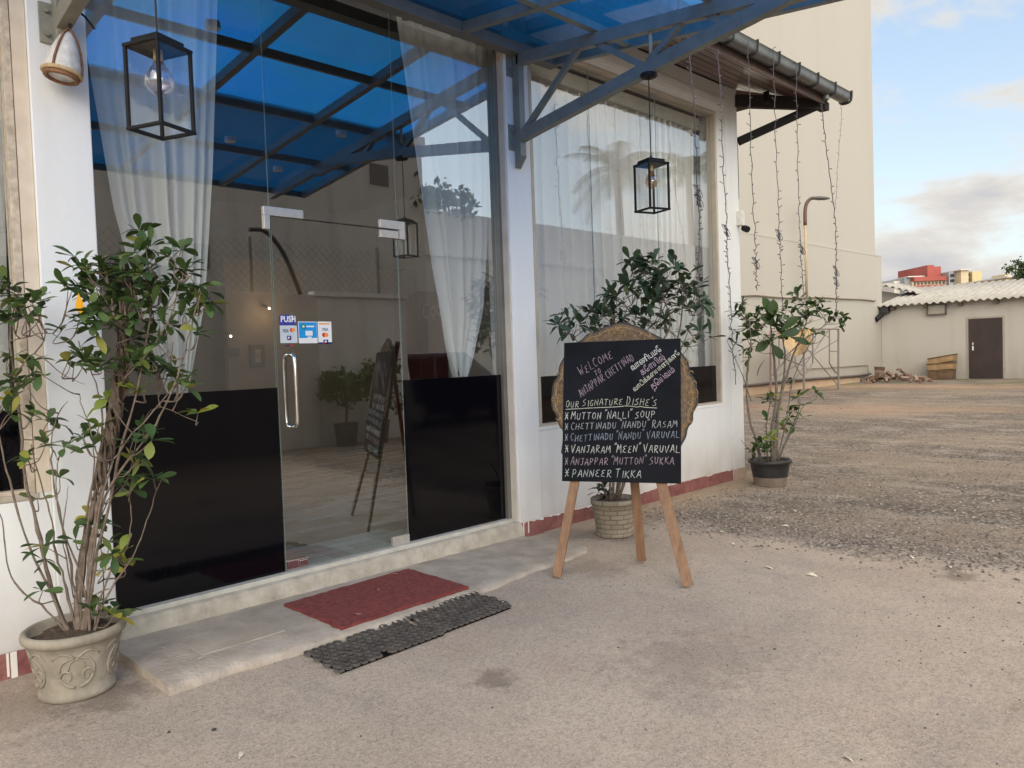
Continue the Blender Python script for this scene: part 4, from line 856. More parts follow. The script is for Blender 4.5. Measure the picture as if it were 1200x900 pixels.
shade_sheet([mlb+sh+np.array([.02, .0, 0]), mC+sh, mD+sh, ml+sh], tag(ring_mat([mlb+sh+np.array([.02, .0, 0]), mC+sh, mD+sh, ml+sh], 13, 7).build('rubber_mat', M_rub, normals=False), 'black ring rubber mat on the ground, the one closer to the easel', 'rubber mat', 'rubber ring mats before the doorstep'))

# ------------------------------------------------------------------ plants
LV1 = leaf_mat('glossy_leaf', [(0, (.030, .055, .018)), (.35, (.055, .10, .030)), (.7, (.080, .135, .040)), (.90, (.13, .18, .05)), (1, (.28, .27, .06))])
LV2 = leaf_mat('grey_green_leaf', [(0, (.022, .045, .022)), (.5, (.045, .08, .045)), (.9, (.085, .13, .075)), (1, (.14, .17, .06))])
LV3 = leaf_mat('mid_green_leaf', [(0, (.02, .045, .012)), (.5, (.04, .08, .02)), (.9, (.07, .12, .03)), (1, (.12, .16, .05))])
LVY = leaf_mat('young_leaf', [(0, (.10, .17, .03)), (.6, (.20, .24, .04)), (1, (.45, .34, .03))])
YEL = leaf_mat('yellow_leaf', [(0, (.75, .36, .01)), (1, (.80, .40, .02))])
def add_leaf(b, base, d, up, ln, wd, droop=.25, fold=.22):
    d = np.array(d, float); d /= np.linalg.norm(d); s_ = np.cross(d, up)
    if np.linalg.norm(s_) < .05: s_ = np.cross(d, (1, .3, 0))
    s_ /= np.linalg.norm(s_); n_ = np.cross(s_, d)
    prof = ((0, .06), (.18, .34), (.42, .78), (.66, 1.0), (.86, .74), (1.0, .04)); vs = []
    tw = RNG.uniform(-.25, .25)
    for t, w_ in prof:
        c = base+d*ln*t*(1-.12*droop*t)-n_*ln*droop*t*t*.6; ww = wd*.5*w_
        sv = s_*math.cos(tw*t*2)+n_*math.sin(tw*t*2)
        vs += [c-sv*ww+n_*ww*fold, c, c+sv*ww+n_*ww*fold]
    fs = []
    for i in range(len(prof)-1):
        for k in (0, 1): fs.append((i*3+k, i*3+k+1, i*3+k+4, i*3+k+3))
    b.add(vs, fs)
def rosette(b, c, rad_, n, ln, wd, axis, flat_=.55):
    axis = axis/np.linalg.norm(axis); a1_ = np.cross(axis, (0.3, .5, 1)); a1_ /= np.linalg.norm(a1_); a2_ = np.cross(axis, a1_)
    for k in range(n):
        t = k*2.399+RNG.uniform(-.4, .4); el_ = RNG.uniform(.05, .95)
        d = (a1_*math.cos(t)+a2_*math.sin(t))*math.cos(el_)+axis*math.sin(el_)
        off = RNG.normal(0, 1, 3)*rad_*.42
        add_leaf(b, c+off*np.array([1, 1, .9]), d+np.array([0, 0, -.1]), np.array([0, 0, 1.0])+RNG.normal(0, .25, 3), ln*RNG.uniform(.45, 1.18), wd*RNG.uniform(.7, 1.15), RNG.uniform(-.1, .9))
def curve(pts, n=5):
    """smooth Catmull-Rom line through the points"""
    P_ = [np.array(p) for p in pts]; P_ = [2*P_[0]-P_[1]]+P_+[2*P_[-1]-P_[-2]]; o = []
    for i in range(1, len(P_)-2):
        for t in np.linspace(0, 1, n)[:-1]:
            o.append(.5*((2*P_[i])+(-P_[i-1]+P_[i+1])*t+(2*P_[i-1]-5*P_[i]+4*P_[i+1]-P_[i+2])*t*t+(-P_[i-1]+3*P_[i]-3*P_[i+1]+P_[i+2])*t**3))
    o.append(P_[-2]); return o
def plant(root, d0, stems, clusters, leafset, ln, wd, r0=.011, spread=.16, ymax=None, seed=1, m_st=None, dens=1.3):
    """stems: (pixel points, base radius); clusters: (px, py, r_px, n, young?)"""
    global RNG
    RNG = np.random.default_rng(seed)
    sb = MB(); fb = {}; nodes_ = []
    for pts, r_ in stems:
        o = RNG.uniform(-spread, spread); k = len(pts)
        P3 = [atD(px, py, d0+o*(i/(k-1))) for i, (px, py) in enumerate(pts)]
        if ymax is not None:
            for p in P3: p[1] = min(p[1], ymax)
        C3 = curve(P3); sb.tube([p+RNG.normal(0, .002, 3) for p in C3], list(np.linspace(r_*.85, r_*.28, len(C3))*(1+.12*RNG.normal(0, 1, len(C3)))), 6)
        nodes_ += [(p, i/len(C3)) for i, p in enumerate(C3)]
    for cl in clusters:
        px, py, rp, n_ = cl[:4]; n_ = int(round(n_*dens)); y_ = cl[4] if len(cl) > 4 else 0
        c = atD(px, py, d0+RNG.uniform(-spread, spread)); 
        if ymax is not None: c[1] = min(c[1], ymax-.03)
        rw = rp*d0/FOC
        best = min(nodes_, key=lambda q: np.linalg.norm((q[0]-c)*np.array([1, 1, .75]))+ (3 if q[0][2] > c[2]-.04 else 0))[0]
        mid = (best+c)/2+np.array([RNG.normal(0, .02), RNG.normal(0, .02), -.03]); tw = curve([best, mid, c], 5)
        sb.tube(tw, list(np.linspace(.0036, .0017, len(tw))), 5)
        if n_ > 7:
            for q in range(int(n_/6)):
                e = c+RNG.normal(0, 1, 3)*rw*.45; tq = curve([tw[3], (tw[3]+e)/2+RNG.normal(0, .012, 3), e], 4); sb.tube(tq, list(np.linspace(.003, .0015, len(tq))), 5)
        key = y_; fbm = fb.setdefault(key, MB()); ax = c-best; ax = ax/(np.linalg.norm(ax)+1e-6)+np.array([0, 0, .6])
        sub_ = max(1, int(round(n_/7)))
        for q in range(sub_):
            cc_ = c+RNG.normal(0, 1, 3)*rw*(.45 if sub_ > 1 else 0)
            if ymax is not None: cc_[1] = min(cc_[1], ymax-.05)
            rosette(fbm, cc_, rw*.35, int(math.ceil(n_/sub_)), ln*(cl[5] if len(cl) > 5 else 1), wd*(cl[5] if len(cl) > 5 else 1), ax+RNG.normal(0, .3, 3))
    sb.build('stem', m_st or M_bark, root, smooth=True, normals=False)
    for k, b in fb.items():
        for q in range(len(b.v)):
            if ymax is not None and b.v[q][1] > ymax+.02: b.v[q] = (b.v[q][0], ymax+.02, b.v[q][2])
        o = b.build('foliage', leafset[k], root, smooth=True, normals=False)
        if k == 1: o['label'] = 'pale young leaves'
def soil(root, cx, cy, r_, z):
    b = MB(); rows = []
    for i in range(9):
        q = r_*i/8; rows.append([(cx+q*math.cos(t), cy+q*math.sin(t), z+.02*(1-(i/8)**2)+RNG.normal(0, .005)) for t in np.linspace(0, 2*math.pi, 25)])
    b.grid(rows); b.build('soil', M_soil, root, smooth=True)

# plant 1, left foreground
p1 = (1.005, 3.765)
PL1 = thing('potted_plant', 'tall bushy plant in a scrolled stone pot by the first white column', 'potted plant', (*p1, 0), 'potted plants along the front')
M_pot1 = mat('cast_stone_pot', (.20, .175, .135), .85, scale=9, col2=(.34, .30, .24), bump=.3, bscale=45)
b = MB(); b.lathe(*p1, [(.002, .0), (.144, .0), (.151, .006), (.152, .026), (.146, .032), (.150, .07), (.163, .14), (.176, .205), (.181, .238), (.190, .244), (.203, .254), (.207, .268), (.204, .284), (.192, .292), (.180, .286), (.175, .25), (.002, .243)], 56)
pot = b.build('pot', M_pot1, PL1, smooth=True)
b = MB()
def on_pot(a, z): r_ = float(np.interp(z, [.03, .07, .14, .205, .238], [.146, .150, .163, .176, .181])); return np.array([p1[0]+(r_+.001)*math.cos(a), p1[1]+(r_+.001)*math.sin(a), z])
af = math.atan2(-p1[1], -p1[0])
for c in (-2.46, -1.23, 0, 1.23, 2.46):
    a_ = af+c
    for sg in (-1, 1):
        b.tube([on_pot(a_+sg*(.06+.40*math.sin(t)*(1-.08*t)), .118-.072*math.cos(t)*(1-.06*t)+.02) for t in np.linspace(0, 4.6, 20)], list(np.linspace(.0065, .0035, 20)), 6)
        b.tube([on_pot(a_+sg*(.24+.16*math.cos(t)*(1-.12*t)), .115+.032*math.sin(t)*(1-.1*t)) for t in np.linspace(0, 6.0, 18)], list(np.linspace(.006, .003, 18)), 6)
        b.tube([on_pot(a_+sg*(.03+.50*t), .196+.026*math.sin(math.pi*t)) for t in np.linspace(0, 1, 9)], list(np.linspace(.006, .003, 9)), 6)
b.build('relief', M_pot1, pot, smooth=True)
soil(PL1, *p1, .177, .252)
d1 = depth((p1[0], p1[1], .6))
st1 = [([(92, 748), (92, 700), (100, 640), (112, 580), (128, 510), (140, 450), (146, 390), (150, 330)], .020), ([(96, 748), (104, 690), (108, 630), (122, 560), (134, 500), (140, 440), (136, 380), (125, 320)], .015),
 ([(84, 748), (64, 700), (52, 655), (42, 610), (30, 560), (24, 500), (17, 440), (12, 390), (18, 350)], .013), ([(82, 748), (58, 690), (34, 640), (14, 575), (2, 530), (-8, 470)], .009), ([(84, 750), (55, 715), (28, 695), (10, 668), (4, 620), (-6, 580)], .007),
 ([(90, 745), (78, 690), (66, 650), (58, 600), (46, 560), (36, 520)], .007), ([(95, 745), (86, 680), (72, 610), (62, 560), (60, 520), (66, 490), (78, 470)], .006), ([(95, 745), (100, 700), (85, 650), (68, 600), (66, 560), (70, 530)], .006),
 ([(105, 748), (104, 690), (108, 640), (124, 580), (150, 540), (178, 505), (196, 470), (212, 430), (222, 390), (232, 350)], .009), ([(108, 748), (118, 700), (134, 660), (150, 640), (154, 600), (150, 575)], .006), ([(108, 748), (124, 700), (146, 668), (162, 640), (176, 600), (184, 572)], .006),
 ([(98, 745), (90, 690), (96, 640), (104, 590), (118, 520), (118, 470), (104, 430), (92, 400)], .008), ([(100, 745), (112, 660), (128, 590), (140, 530), (158, 470), (168, 420), (176, 360), (172, 290)], .009), ([(104, 748), (116, 720), (122, 690), (118, 640)], .006),
 ([(100, 745), (110, 640), (126, 560), (146, 520), (190, 470), (215, 440)], .007), ([(94, 745), (98, 660), (106, 590), (110, 540), (105, 500), (95, 475), (93, 462)], .005), ([(88, 745), (92, 690), (104, 640), (126, 590), (150, 560), (176, 480), (232, 495)], .005),
 ([(120, 560), (132, 470), (150, 440), (176, 410), (200, 370), (210, 330)], .007), ([(17, 440), (40, 415), (75, 440), (100, 450)], .004), ([(12, 400), (55, 390), (78, 400)], .004), ([(92, 748), (70, 745), (60, 738)], .006), ([(86, 700), (75, 640), (76, 600), (80, 570)], .004)]
# twined dark bundle above the forks
cl1 = [(163, 272, 8, 6), (160, 300, 14, 8), (178, 296, 12, 7), (198, 300, 12, 6), (213, 292, 6, 5), (214, 318, 14, 8), (232, 338, 22, 16), (244, 350, 12, 9), (226, 362, 14, 8), (232, 390, 8, 5), (208, 345, 14, 8), (190, 335, 16, 10), (170, 322, 18, 14), (146, 318, 22, 20), (122, 312, 20, 16), (104, 318, 12, 8), (88, 300, 7, 3), (100, 335, 18, 14), (80, 338, 10, 7), (120, 340, 22, 18), (140, 345, 24, 22), (160, 352, 20, 14), (180, 366, 16, 10), (196, 378, 14, 8), (112, 366, 20, 14), (134, 378, 22, 16), (150, 392, 16, 10), (94, 375, 10, 6), (72, 388, 7, 3), (92, 412, 10, 5), (80, 423, 9, 5), (100, 424, 10, 6), (112, 420, 8, 5), (128, 425, 16, 9), (152, 432, 18, 12), (176, 420, 16, 9), (196, 428, 20, 16), (208, 436, 14, 10), (218, 452, 9, 5), (186, 404, 10, 6), (160, 402, 12, 7), (140, 452, 12, 8), (164, 458, 8, 6, 1), (134, 478, 8, 6), (126, 468, 7, 4, 1), (176, 392, 10, 5),
 (20, 342, 18, 12), (36, 352, 16, 11), (48, 352, 10, 5), (10, 365, 14, 9), (32, 372, 12, 6), (2, 330, 8, 5), (12, 420, 9, 5), (40, 432, 10, 7), (50, 440, 8, 4), (30, 450, 8, 4), (14, 458, 14, 9), (10, 468, 10, 5, 1), (14, 486, 10, 5), (38, 488, 6, 3),
 (58, 492, 6, 4), (68, 497, 5, 3), (54, 520, 5, 4), (96, 512, 7, 5), (108, 505, 9, 6), (110, 522, 8, 5), (124, 512, 6, 4, 1), (116, 500, 6, 3, 1), (172, 508, 10, 6), (178, 516, 6, 4), (156, 516, 6, 3), (162, 538, 8, 5), (160, 546, 7, 4, 1), (155, 560, 8, 5), (140, 570, 6, 3), (180, 562, 7, 4), (190, 560, 5, 3), (153, 575, 6, 4), (232, 484, 5, 4, 1), (30, 535, 6, 4), (34, 540, 4, 3, 1), (76, 524, 5, 3), (52, 640, 5, 4), (52, 655, 5, 3), (110, 615, 8, 6), (122, 612, 6, 4), (104, 606, 4, 2, 1), (142, 648, 8, 6, 1), (146, 660, 7, 5, 1), (132, 650, 5, 3), (124, 668, 5, 3, 1), (128, 635, 5, 3), (100, 702, 7, 4, 1), (104, 716, 5, 3, 1), (112, 718, 5, 4), (116, 708, 5, 3), (140, 716, 6, 5), (134, 720, 5, 3, 1), (50, 692, 5, 3), (70, 560, 4, 2), (88, 632, 4, 2), (44, 585, 4, 2)]
plant(PL1, d1, st1, cl1, {0: LV1, 1: LVY}, .092, .040, spread=.17, ymax=4.12, seed=21, dens=1.55)
b = MB(); rg = np.random.default_rng(4)
for k in range(26):          # rough dark twine of dead creeper round the main stem
    a0_ = rg.uniform(0, 6.28); y0_ = rg.uniform(380, 590); pts = []
    for t in np.linspace(0, 1, 9):
        y_ = y0_-t*rg.uniform(70, 110); xx = np.interp(y_, [300, 390, 450, 510, 580, 640], [150, 146, 141, 130, 116, 104]); pts.append(atD(xx+8*math.sin(a0_+t*5), y_, d1+.03*math.cos(a0_+t*5)))
    b.tube(pts, rg.uniform(.003, .008), 5)
b.build('twine', M_bark_dark, PL1, smooth=True, normals=False)
b = MB(); 
for px, py, dx in ((90, 347, .0), (85, 366, .01)): 
    pass
add_leaf(b, atD(92, 344, d1-.14), np.array([.02, -.1, -1.0]), np.array([-.7, -.7, 0]), .088, .044, .1, .15)
o = b.build('foliage', YEL, PL1, smooth=True, normals=False); o['label'] = 'one bright yellow leaf'

# plant 2, behind the easel
p2 = (4.72, 3.66)
PL2 = thing('potted_plant', 'bushy plant in a beige brick pattern pot standing behind the easel', 'potted plant', (*p2, 0), 'potted plants along the front')
M_pot2 = brick_mat('brick_pattern_pot', (.28, .235, .175), (.34, .29, .22), (.19, .16, .12), 1.0, .105, .036, .004, uv=True, rough=.8, bump=.9)
b = MB(); b.lathe(*p2, [(.002, 0), (.134, 0), (.142, .008), (.142, .034), (.135, .040), (.138, .06), (.150, .13), (.160, .19), (.167, .24), (.176, .246), (.178, .282), (.170, .29), (.158, .286), (.152, .25), (.002, .24)], 48); b.build('pot', M_pot2, PL2, smooth=True)
soil(PL2, *p2, .155, .25)
d2 = depth((p2[0], p2[1], .8))
st2 = [([(716, 588), (714, 540), (708, 480), (690, 430), (676, 400), (662, 388)], .012), ([(718, 588), (720, 520), (722, 450), (726, 400), (735, 360)], .014), ([(722, 588), (735, 520), (752, 460), (770, 410), (786, 380), (776, 345), (770, 320)], .014), ([(724, 588), (745, 520), (775, 440), (794, 396), (800, 360), (806, 340)], .012), ([(724, 588), (750, 520), (790, 430), (806, 390), (812, 370)], .008), ([(720, 588), (740, 480), (792, 400), (760, 378), (745, 365)], .008), ([(712, 588), (704, 560), (700, 555)], .008), ([(724, 588), (775, 460), (815, 395), (828, 385)], .006)]
cl2 = [(655, 384, 8, 8), (662, 374, 10, 8), (668, 388, 8, 6), (676, 380, 12, 10), (688, 372, 16, 14), (700, 384, 14, 11), (704, 366, 16, 14), (716, 375, 18, 18), (712, 354, 10, 7), (712, 340, 10, 8), (722, 346, 8, 6), (732, 358, 14, 12), (736, 374, 16, 14), (734, 330, 10, 7), (746, 338, 14, 12), (752, 318, 16, 16), (746, 310, 10, 8), (768, 312, 16, 16), (762, 326, 18, 18), (776, 322, 12, 8), (768, 304, 8, 5), (786, 318, 12, 9), (795, 318, 12, 10), (800, 328, 14, 12), (790, 338, 16, 13), (776, 344, 18, 14), (758, 346, 18, 15), (762, 362, 18, 15), (752, 376, 16, 12), (774, 366, 14, 9), (810, 340, 14, 10), (818, 336, 10, 7), (822, 350, 12, 9), (808, 356, 14, 9), (828, 356, 8, 5), (815, 366, 8, 4), (796, 360, 10, 6), (780, 376, 10, 5), (806, 388, 6, 4), (800, 400, 6, 3), (812, 396, 6, 3), (820, 390, 7, 4), (832, 396, 6, 3), (706, 574, 5, 5), (712, 578, 5, 5), (701, 577, 4, 4)]
plant(PL2, d2, st2, cl2, {0: LV2, 1: LVY}, .125, .044, spread=.22, ymax=4.10, seed=33, dens=1.6)

# plant 3, black pot at the far column
p3 = (7.40, 3.73)
PL3 = thing('potted_plant', 'leafy shrub in a black plastic pot at the corner of the far white column', 'potted plant', (*p3, 0), 'potted plants along the front')
M_pot3 = mat('black_plastic_pot', (.016, .016, .017), .5, scale=5, col2=(.035, .034, .034))
b = MB(); b.lathe(*p3, [(.002, 0), (.150, 0), (.157, .01), (.158, .03), (.165, .07), (.186, .17), (.190, .215), (.196, .22), (.213, .23), (.214, .25), (.206, .262), (.194, .255), (.188, .23), (.002, .215)], 40); b.build('pot', M_pot3, PL3, smooth=True)
b = MB(); b.lathe(*p3, [(.1595, .004), (.1605, .03), (.1678, .068), (.1725, .090)], 40, wob=.004); b.build('dust_band', mat('pot_dust', (.16, .125, .095), .9, scale=9, col2=(.26, .21, .165)), PL3, smooth=True)
soil(PL3, *p3, .192, .22)
d3 = depth((p3[0], p3[1], .8))
st3 = [([(892, 541), (886, 515), (878, 490), (875, 455), (877, 425), (880, 400), (878, 375)], .018), ([(905, 541), (905, 500), (910, 465), (908, 430), (905, 400), (903, 380)], .024), ([(907, 541), (909, 500), (916, 460), (920, 425), (918, 400), (915, 380)], .020), ([(910, 541), (912, 480), (922, 440), (932, 410), (944, 380), (946, 360)], .017), ([(910, 541), (922, 490), (928, 450), (945, 410), (962, 385), (975, 372)], .010), ([(912, 541), (926, 505), (936, 480), (936, 465)], .014), ([(910, 541), (930, 500), (942, 475), (956, 468), (955, 458)], .007), ([(890, 541), (876, 525), (868, 515)], .008), ([(880, 470), (870, 440), (858, 412), (852, 400)], .008), ([(900, 541), (898, 500), (903, 470), (900, 460)], .010), ([(918, 420), (940, 400), (968, 380), (984, 368)], .007)]
cl3 = [(869, 358, 7, 8), (866, 368, 8, 9), (872, 376, 9, 9), (880, 384, 9, 8), (862, 366, 5, 4), (884, 370, 8, 7), (892, 378, 10, 9), (888, 392, 10, 9), (876, 398, 8, 7), (896, 364, 9, 6), (900, 376, 12, 9), (908, 366, 8, 6), (910, 378, 12, 10), (918, 372, 10, 10), (922, 362, 7, 7), (908, 390, 12, 9), (898, 398, 12, 7), (922, 392, 9, 6), (932, 344, 6, 6), (936, 350, 6, 5), (936, 364, 10, 10), (944, 360, 12, 14), (952, 370, 12, 12), (944, 374, 12, 12), (936, 380, 10, 9), (956, 358, 8, 7), (962, 354, 6, 6), (964, 364, 8, 6), (948, 388, 8, 5), (942, 396, 7, 4), (972, 370, 8, 6), (980, 372, 6, 5), (988, 372, 6, 5), (984, 382, 6, 4), (956, 392, 6, 3), (966, 394, 5, 2), (862, 402, 6, 3), (880, 406, 6, 4), (872, 412, 6, 3), (876, 422, 4, 3), (860, 388, 5, 3), (904, 464, 8, 7, 1), (899, 470, 7, 6), (908, 476, 6, 5, 1), (937, 464, 6, 5, 1), (936, 476, 8, 7), (928, 482, 7, 6), (930, 500, 6, 5), (918, 500, 7, 6, 1), (924, 490, 7, 5), (940, 490, 5, 4), (900, 492, 6, 5), (902, 512, 7, 7, 1), (894, 518, 9, 9), (888, 524, 8, 7), (898, 528, 9, 8), (956, 460, 5, 4), (928, 444, 4, 3), (935, 465, 4, 3), (884, 530, 7, 5)]
plant(PL3, d3, st3, cl3, {0: LV3, 1: LVY}, .115, .046, spread=.16, seed=44, m_st=mat('grey_bark', (.11, .09, .075), .85, scale=40, col2=(.22, .185, .155), bump=.3))
b = MB(); RNG = np.random.default_rng(9)
for px, py, dx, dz, ln in ((905, 375, -.35, .85, .26), (903, 378, .1, 1, .24), (912, 385, -.8, .7, .24), (905, 398, -.9, -.5, .22), (912, 395, .9, .35, .22), (903, 402, .5, -.7, .2), (915, 388, .75, .75, .22), (893, 392, -.8, .1, .2), (926, 395, .9, -.3, .2)):
    add_leaf(b, atD(px, py, d3-.1+RNG.uniform(-.1, .1)), _r*dx+np.array([0, 0, dz])-_f*.3, -_f+np.array([0, 0, .5]), ln, ln*.45, .3)
add_leaf(b, atD(897, 421, d3-.05), _r*-.7+np.array([0, 0, -.75]), np.array([0, 0, 1.]), .2, .05, .5)
o = b.build('foliage', LV3, PL3, smooth=True, normals=False); o['label'] = 'broad dark leaves'

# ------------------------------------------------------------------ light strings on the gutter
def strand(path, label, loopat=None, thin=1.0, seedv=0):
    rg = np.random.default_rng(seedv); b = MB(); P3 = [onY(px, py, yc-.075) for px, py in path]; C3 = curve(P3, 9)
    C3 = [p+rg.normal(0, .005, 3) for p in C3]; b.tube(C3, .0034*thin, 5)
    ln = sum(np.linalg.norm(C3[i+1]-C3[i]) for i in range(len(C3)-1)); k = int(ln/.06)
    for q in range(k):
        f_ = q/k*(len(C3)-1); i = int(f_); p = C3[i]*(1-(f_-i))+C3[min(i+1, len(C3)-1)]*(f_-i)
        t = rg.uniform(0, 6.28); e = p+np.array([math.cos(t), math.sin(t)*.6, rg.uniform(-.1, .7)])*rg.uniform(.028, .050); b.tube([p, e], [.0026*thin, .0042*thin], 4)
    for lp_ in (loopat or []):
        c = onY(*lp_, yc-.075)
        for s_ in range(3): b.tube([c+np.array([.028*math.cos(t+s_)*(1+.3*s_), .015*math.sin(t*1.3), .05*math.sin(t)]) for t in np.linspace(0, 6.2, 14)], .003, 4)
    return tag(b.build('string_light', M_string, smooth=False, normals=False), label, 'string light', 'light strings hanging from the gutter')
M_string = mat('string_wire', (.05, .045, .06), .6, scale=40, col2=(.11, .095, .12))
strand([(806, 40), (811, 100), (815, 160), (818, 235), (820, 275), (818, 312), (822, 330)], 'light string with a tangled knot hanging before the right window glass', [(819, 235), (818, 224)], 1.2, 1)
strand([(842, 58), (845, 130), (848, 200), (852, 270), (852, 300), (856, 350), (858, 400), (862, 450)], 'light string hanging down the far white column', [(851, 270)], 1.1, 2)
strand([(876, 45), (879, 130), (882, 215), (885, 290), (886, 315), (887, 340)], 'first light string right of the far column, ending in a small loop', [(886, 308)], 1.0, 3)
strand([(906, 58), (908, 140), (911, 220), (914, 280), (915, 300), (917, 350), (918, 362)], 'second light string right of the far column, looped at its middle', [(913, 275)], 1.0, 4)
strand([(933, 76), (934, 140), (936, 220), (938, 285), (940, 320), (942, 352)], 'light string hanging right beside the bent street lamp pole', [(940, 292)], 1.0, 5)
strand([(963, 120), (967, 160), (973, 215), (979, 262), (980, 300), (980, 335), (980, 362), (977, 372)], 'slanting light string tied off at the scaffold, thick at its lower end', [(980, 318), (980, 330)], 1.25, 6)
strand([(986, 112), (985, 150), (982, 200), (979, 245)], 'thin bare light string at the very end of the gutter', None, .5, 7)

# ------------------------------------------------------------------ the yard's far side
YB = 11.2
M_bigw = paint_wall('cream_render', (.42, .395, .345), (.33, .295, .245), -.2, 1.2, .26, .8)
BB = thing('tall_building', 'tall blank cream building wall behind the yard with a ledge line', 'building', (24, YB, 0))
b = MB(); b.box(12, 31.75, YB, YB+12, -.2, 4.78); b.build('lower_wall', M_bigw, BB, bevel=.03)
b = MB(); b.box(12, 31.45, YB+.12, YB+12, 4.78, 17); b.build('upper_wall', M_bigw, BB, bevel=.02)
b = MB(); b.box(12, 31.76, YB-.008, YB+.005, 4.72, 4.785); b.build('ledge', M_bigw, BB, bevel=.01)
b = MB(); b.box(12, 29.3, YB-.04, YB-.0, -.2, .26); b.build('plinth', mat('orange_plinth', (.48, .33, .21), .85, scale=3, col2=(.55, .42, .30)), BB)
MB().tube(curve([onY(px, py, YB-.05) for px, py in ((860, 347), (885, 345.5), (905, 347.5), (935, 349), (960, 348), (985, 349.5), (1010, 350.5), (1024, 352), (1026, 352))]), .035, 6).build('cable', mat('grey_cable', (.34, .29, .24), .7), BB, smooth=True)
MB().tube(curve([onY(px, py, YB-.09) for px, py in ((862, 453), (890, 450.5), (930, 446), (960, 443.5), (990, 441.5), (1012, 439.5), (1020, 438))]), .045, 6).build('cable', mat('dark_pipe', (.10, .085, .075), .7), BB, smooth=True)
MB().tube([onY(px, py, YB-.05) for px, py in ((946, 432), (980, 430), (1017, 427.5), (1018, 440))], .02, 5).build('cable', MATS['grey_cable'], BB)
# bent lamp on the big wall
SL = thing('street_lamp', 'bent brown lamp pole with flat lamp head against the tall cream wall', 'street lamp', tuple(onY(945, 348, YB-.4)))
MB().tube([onY(945.5, 349, YB-.4), onY(943.5, 263, YB-.4)], .042, 8).build('pole', mat('cream_pole', (.44, .34, .22), .6), SL, smooth=True)
MB().tube(curve([onY(px, py, YB-.4-d_) for px, py, d_ in ((943.5, 264, 0), (943.5, 248, .0), (945, 239, .02), (949, 233.5, .1), (954, 232, .2))]), .055, 8).build('arm', mat('brown_arm', (.10, .045, .035), .5), SL, smooth=True)
h0 = onY(951, 232, YB-.55); h1 = onY(972, 233, YB-.9); b = MB(); b.tube([h0+(h1-h0)*t for t in (0, .12, .4, .75, 1)], [.05, .09, .12, .10, .04], 10)
for i in range(len(b.v)): b.v[i] = (b.v[i][0], b.v[i][1], h0[2]+(b.v[i][2]-h0[2])*.55)
b.build('lamp_head', mat('lamp_grey', (.09, .085, .08), .5), SL, smooth=True)
# outbuilding with corrugated roof
XS = 31.6
SH = thing('storage_shed', 'low cream shed with corrugated roof and brown door across the yard', 'shed', (XS, 6, 0))
M_shedw = paint_wall('shed_render', (.47, .445, .40), (.33, .29, .235), -.1, 1.2, .45, 1.4)
b = MB(); b.box(XS, XS+7, -14, YB-.01, -.1, 2.86); b.build('wall', M_shedw, SH)
def onS(px, py, d_=0.0): return onX(px, py, XS-d_)
q0, q1, q2, q3 = onS(1134, 373), onS(1177, 444), onS(1177, 373), onS(1134, 444)
yl, yr = q0[1], q1[1]; zt_ = q0[2]
dS = MB().box(XS-.05, XS-.012, yr+.03, yl-.03, .02, zt_-.03).build('door', mat('brown_door', (.040, .026, .024), .55, scale=2, var=.2), SH, bevel=.01)
b = MB(); b.box(XS-.03, XS+.0, yl-.03, yl+.03, 0, zt_+.03); b.box(XS-.03, XS, yr-.03, yr+.03, 0, zt_+.03); b.box(XS-.03, XS, yr+.03, yl-.03, zt_-.03, zt_+.03); b.build('frame', mat('door_frame_grey', (.36, .32, .28), .7), dS)
b = MB(); z_ = onS(1140, 408)[2]; yk = yl-.17
b.box(XS-.075, XS-.05, yk-.02, yk+.02, z_-.08, z_+.08); b.tube([(XS-.06, yk, z_+.12), (XS-.06, yk, z_+.2)], .02, 6); b.build('latch', S_white, dS)
def corr(y0, y1, x0, x1, z0, z1, per=.177, amp=.035):
    n_ = int(abs(y1-y0)/per*8); rows = []
    for i in range(n_+1):
        y = y0+(y1-y0)*i/n_; h = amp*math.cos(2*math.pi*(y-y0)/per)
        rows.append([(x0, y, z0+h), (x1, y, z1+h)])
    return MB().grid(rows)
M_corr = mat('fibre_cement_roof', (.30, .28, .25), .85, scale=2.2, col2=(.42, .40, .36), bump=.15)
o = corr(YB+.02, -14, XS-.35, XS+4.6, 2.80, 3.72, .25, .036).build('roof', M_corr, SH, smooth=True, normals=False)
sm = o.modifiers.new('thickness', 'SOLIDIFY'); sm.thickness = .012
y_ = YB-.5
while y_ > -13: MB().box(XS-.26, XS+.02, y_-.06, y_+.06, 2.66, 2.755).build('rafter', mat('rafter_dark', (.10, .07, .055), .8), SH); y_ -= 1.15 if y_ > 3 else 6
# raised roof piece at its left end
b = MB(); xr = XS+2.2
pA, pB_, pC = onX(1034, 334, xr), onX(1079, 344, xr), onX(1034, 354, xr)
n_ = 40; rows = []
for i in range(n_+1):
    t = i/n_; p = pA+(pB_-pA)*t; hh = .05*math.cos(t*n_*.9); rows.append([(xr-.3, p[1]-.0, p[2]+hh), (xr+2.5, p[1], p[2]+hh+.1)])
o = b.grid(rows).build('upper_roof', M_corr, SH, smooth=True, normals=False); sm = o.modifiers.new('thickness', 'SOLIDIFY'); sm.thickness = .014
MB().extr([pA+np.array([.3, .6, -.12]), pB_+np.array([.3, .1, -.12]), np.array([xr+.3, pB_[1], 3.0]), np.array([xr+.3, pA[1]+.6, 3.0])], (.2, 0, 0)).build('gable_wall', M_shedw, SH)
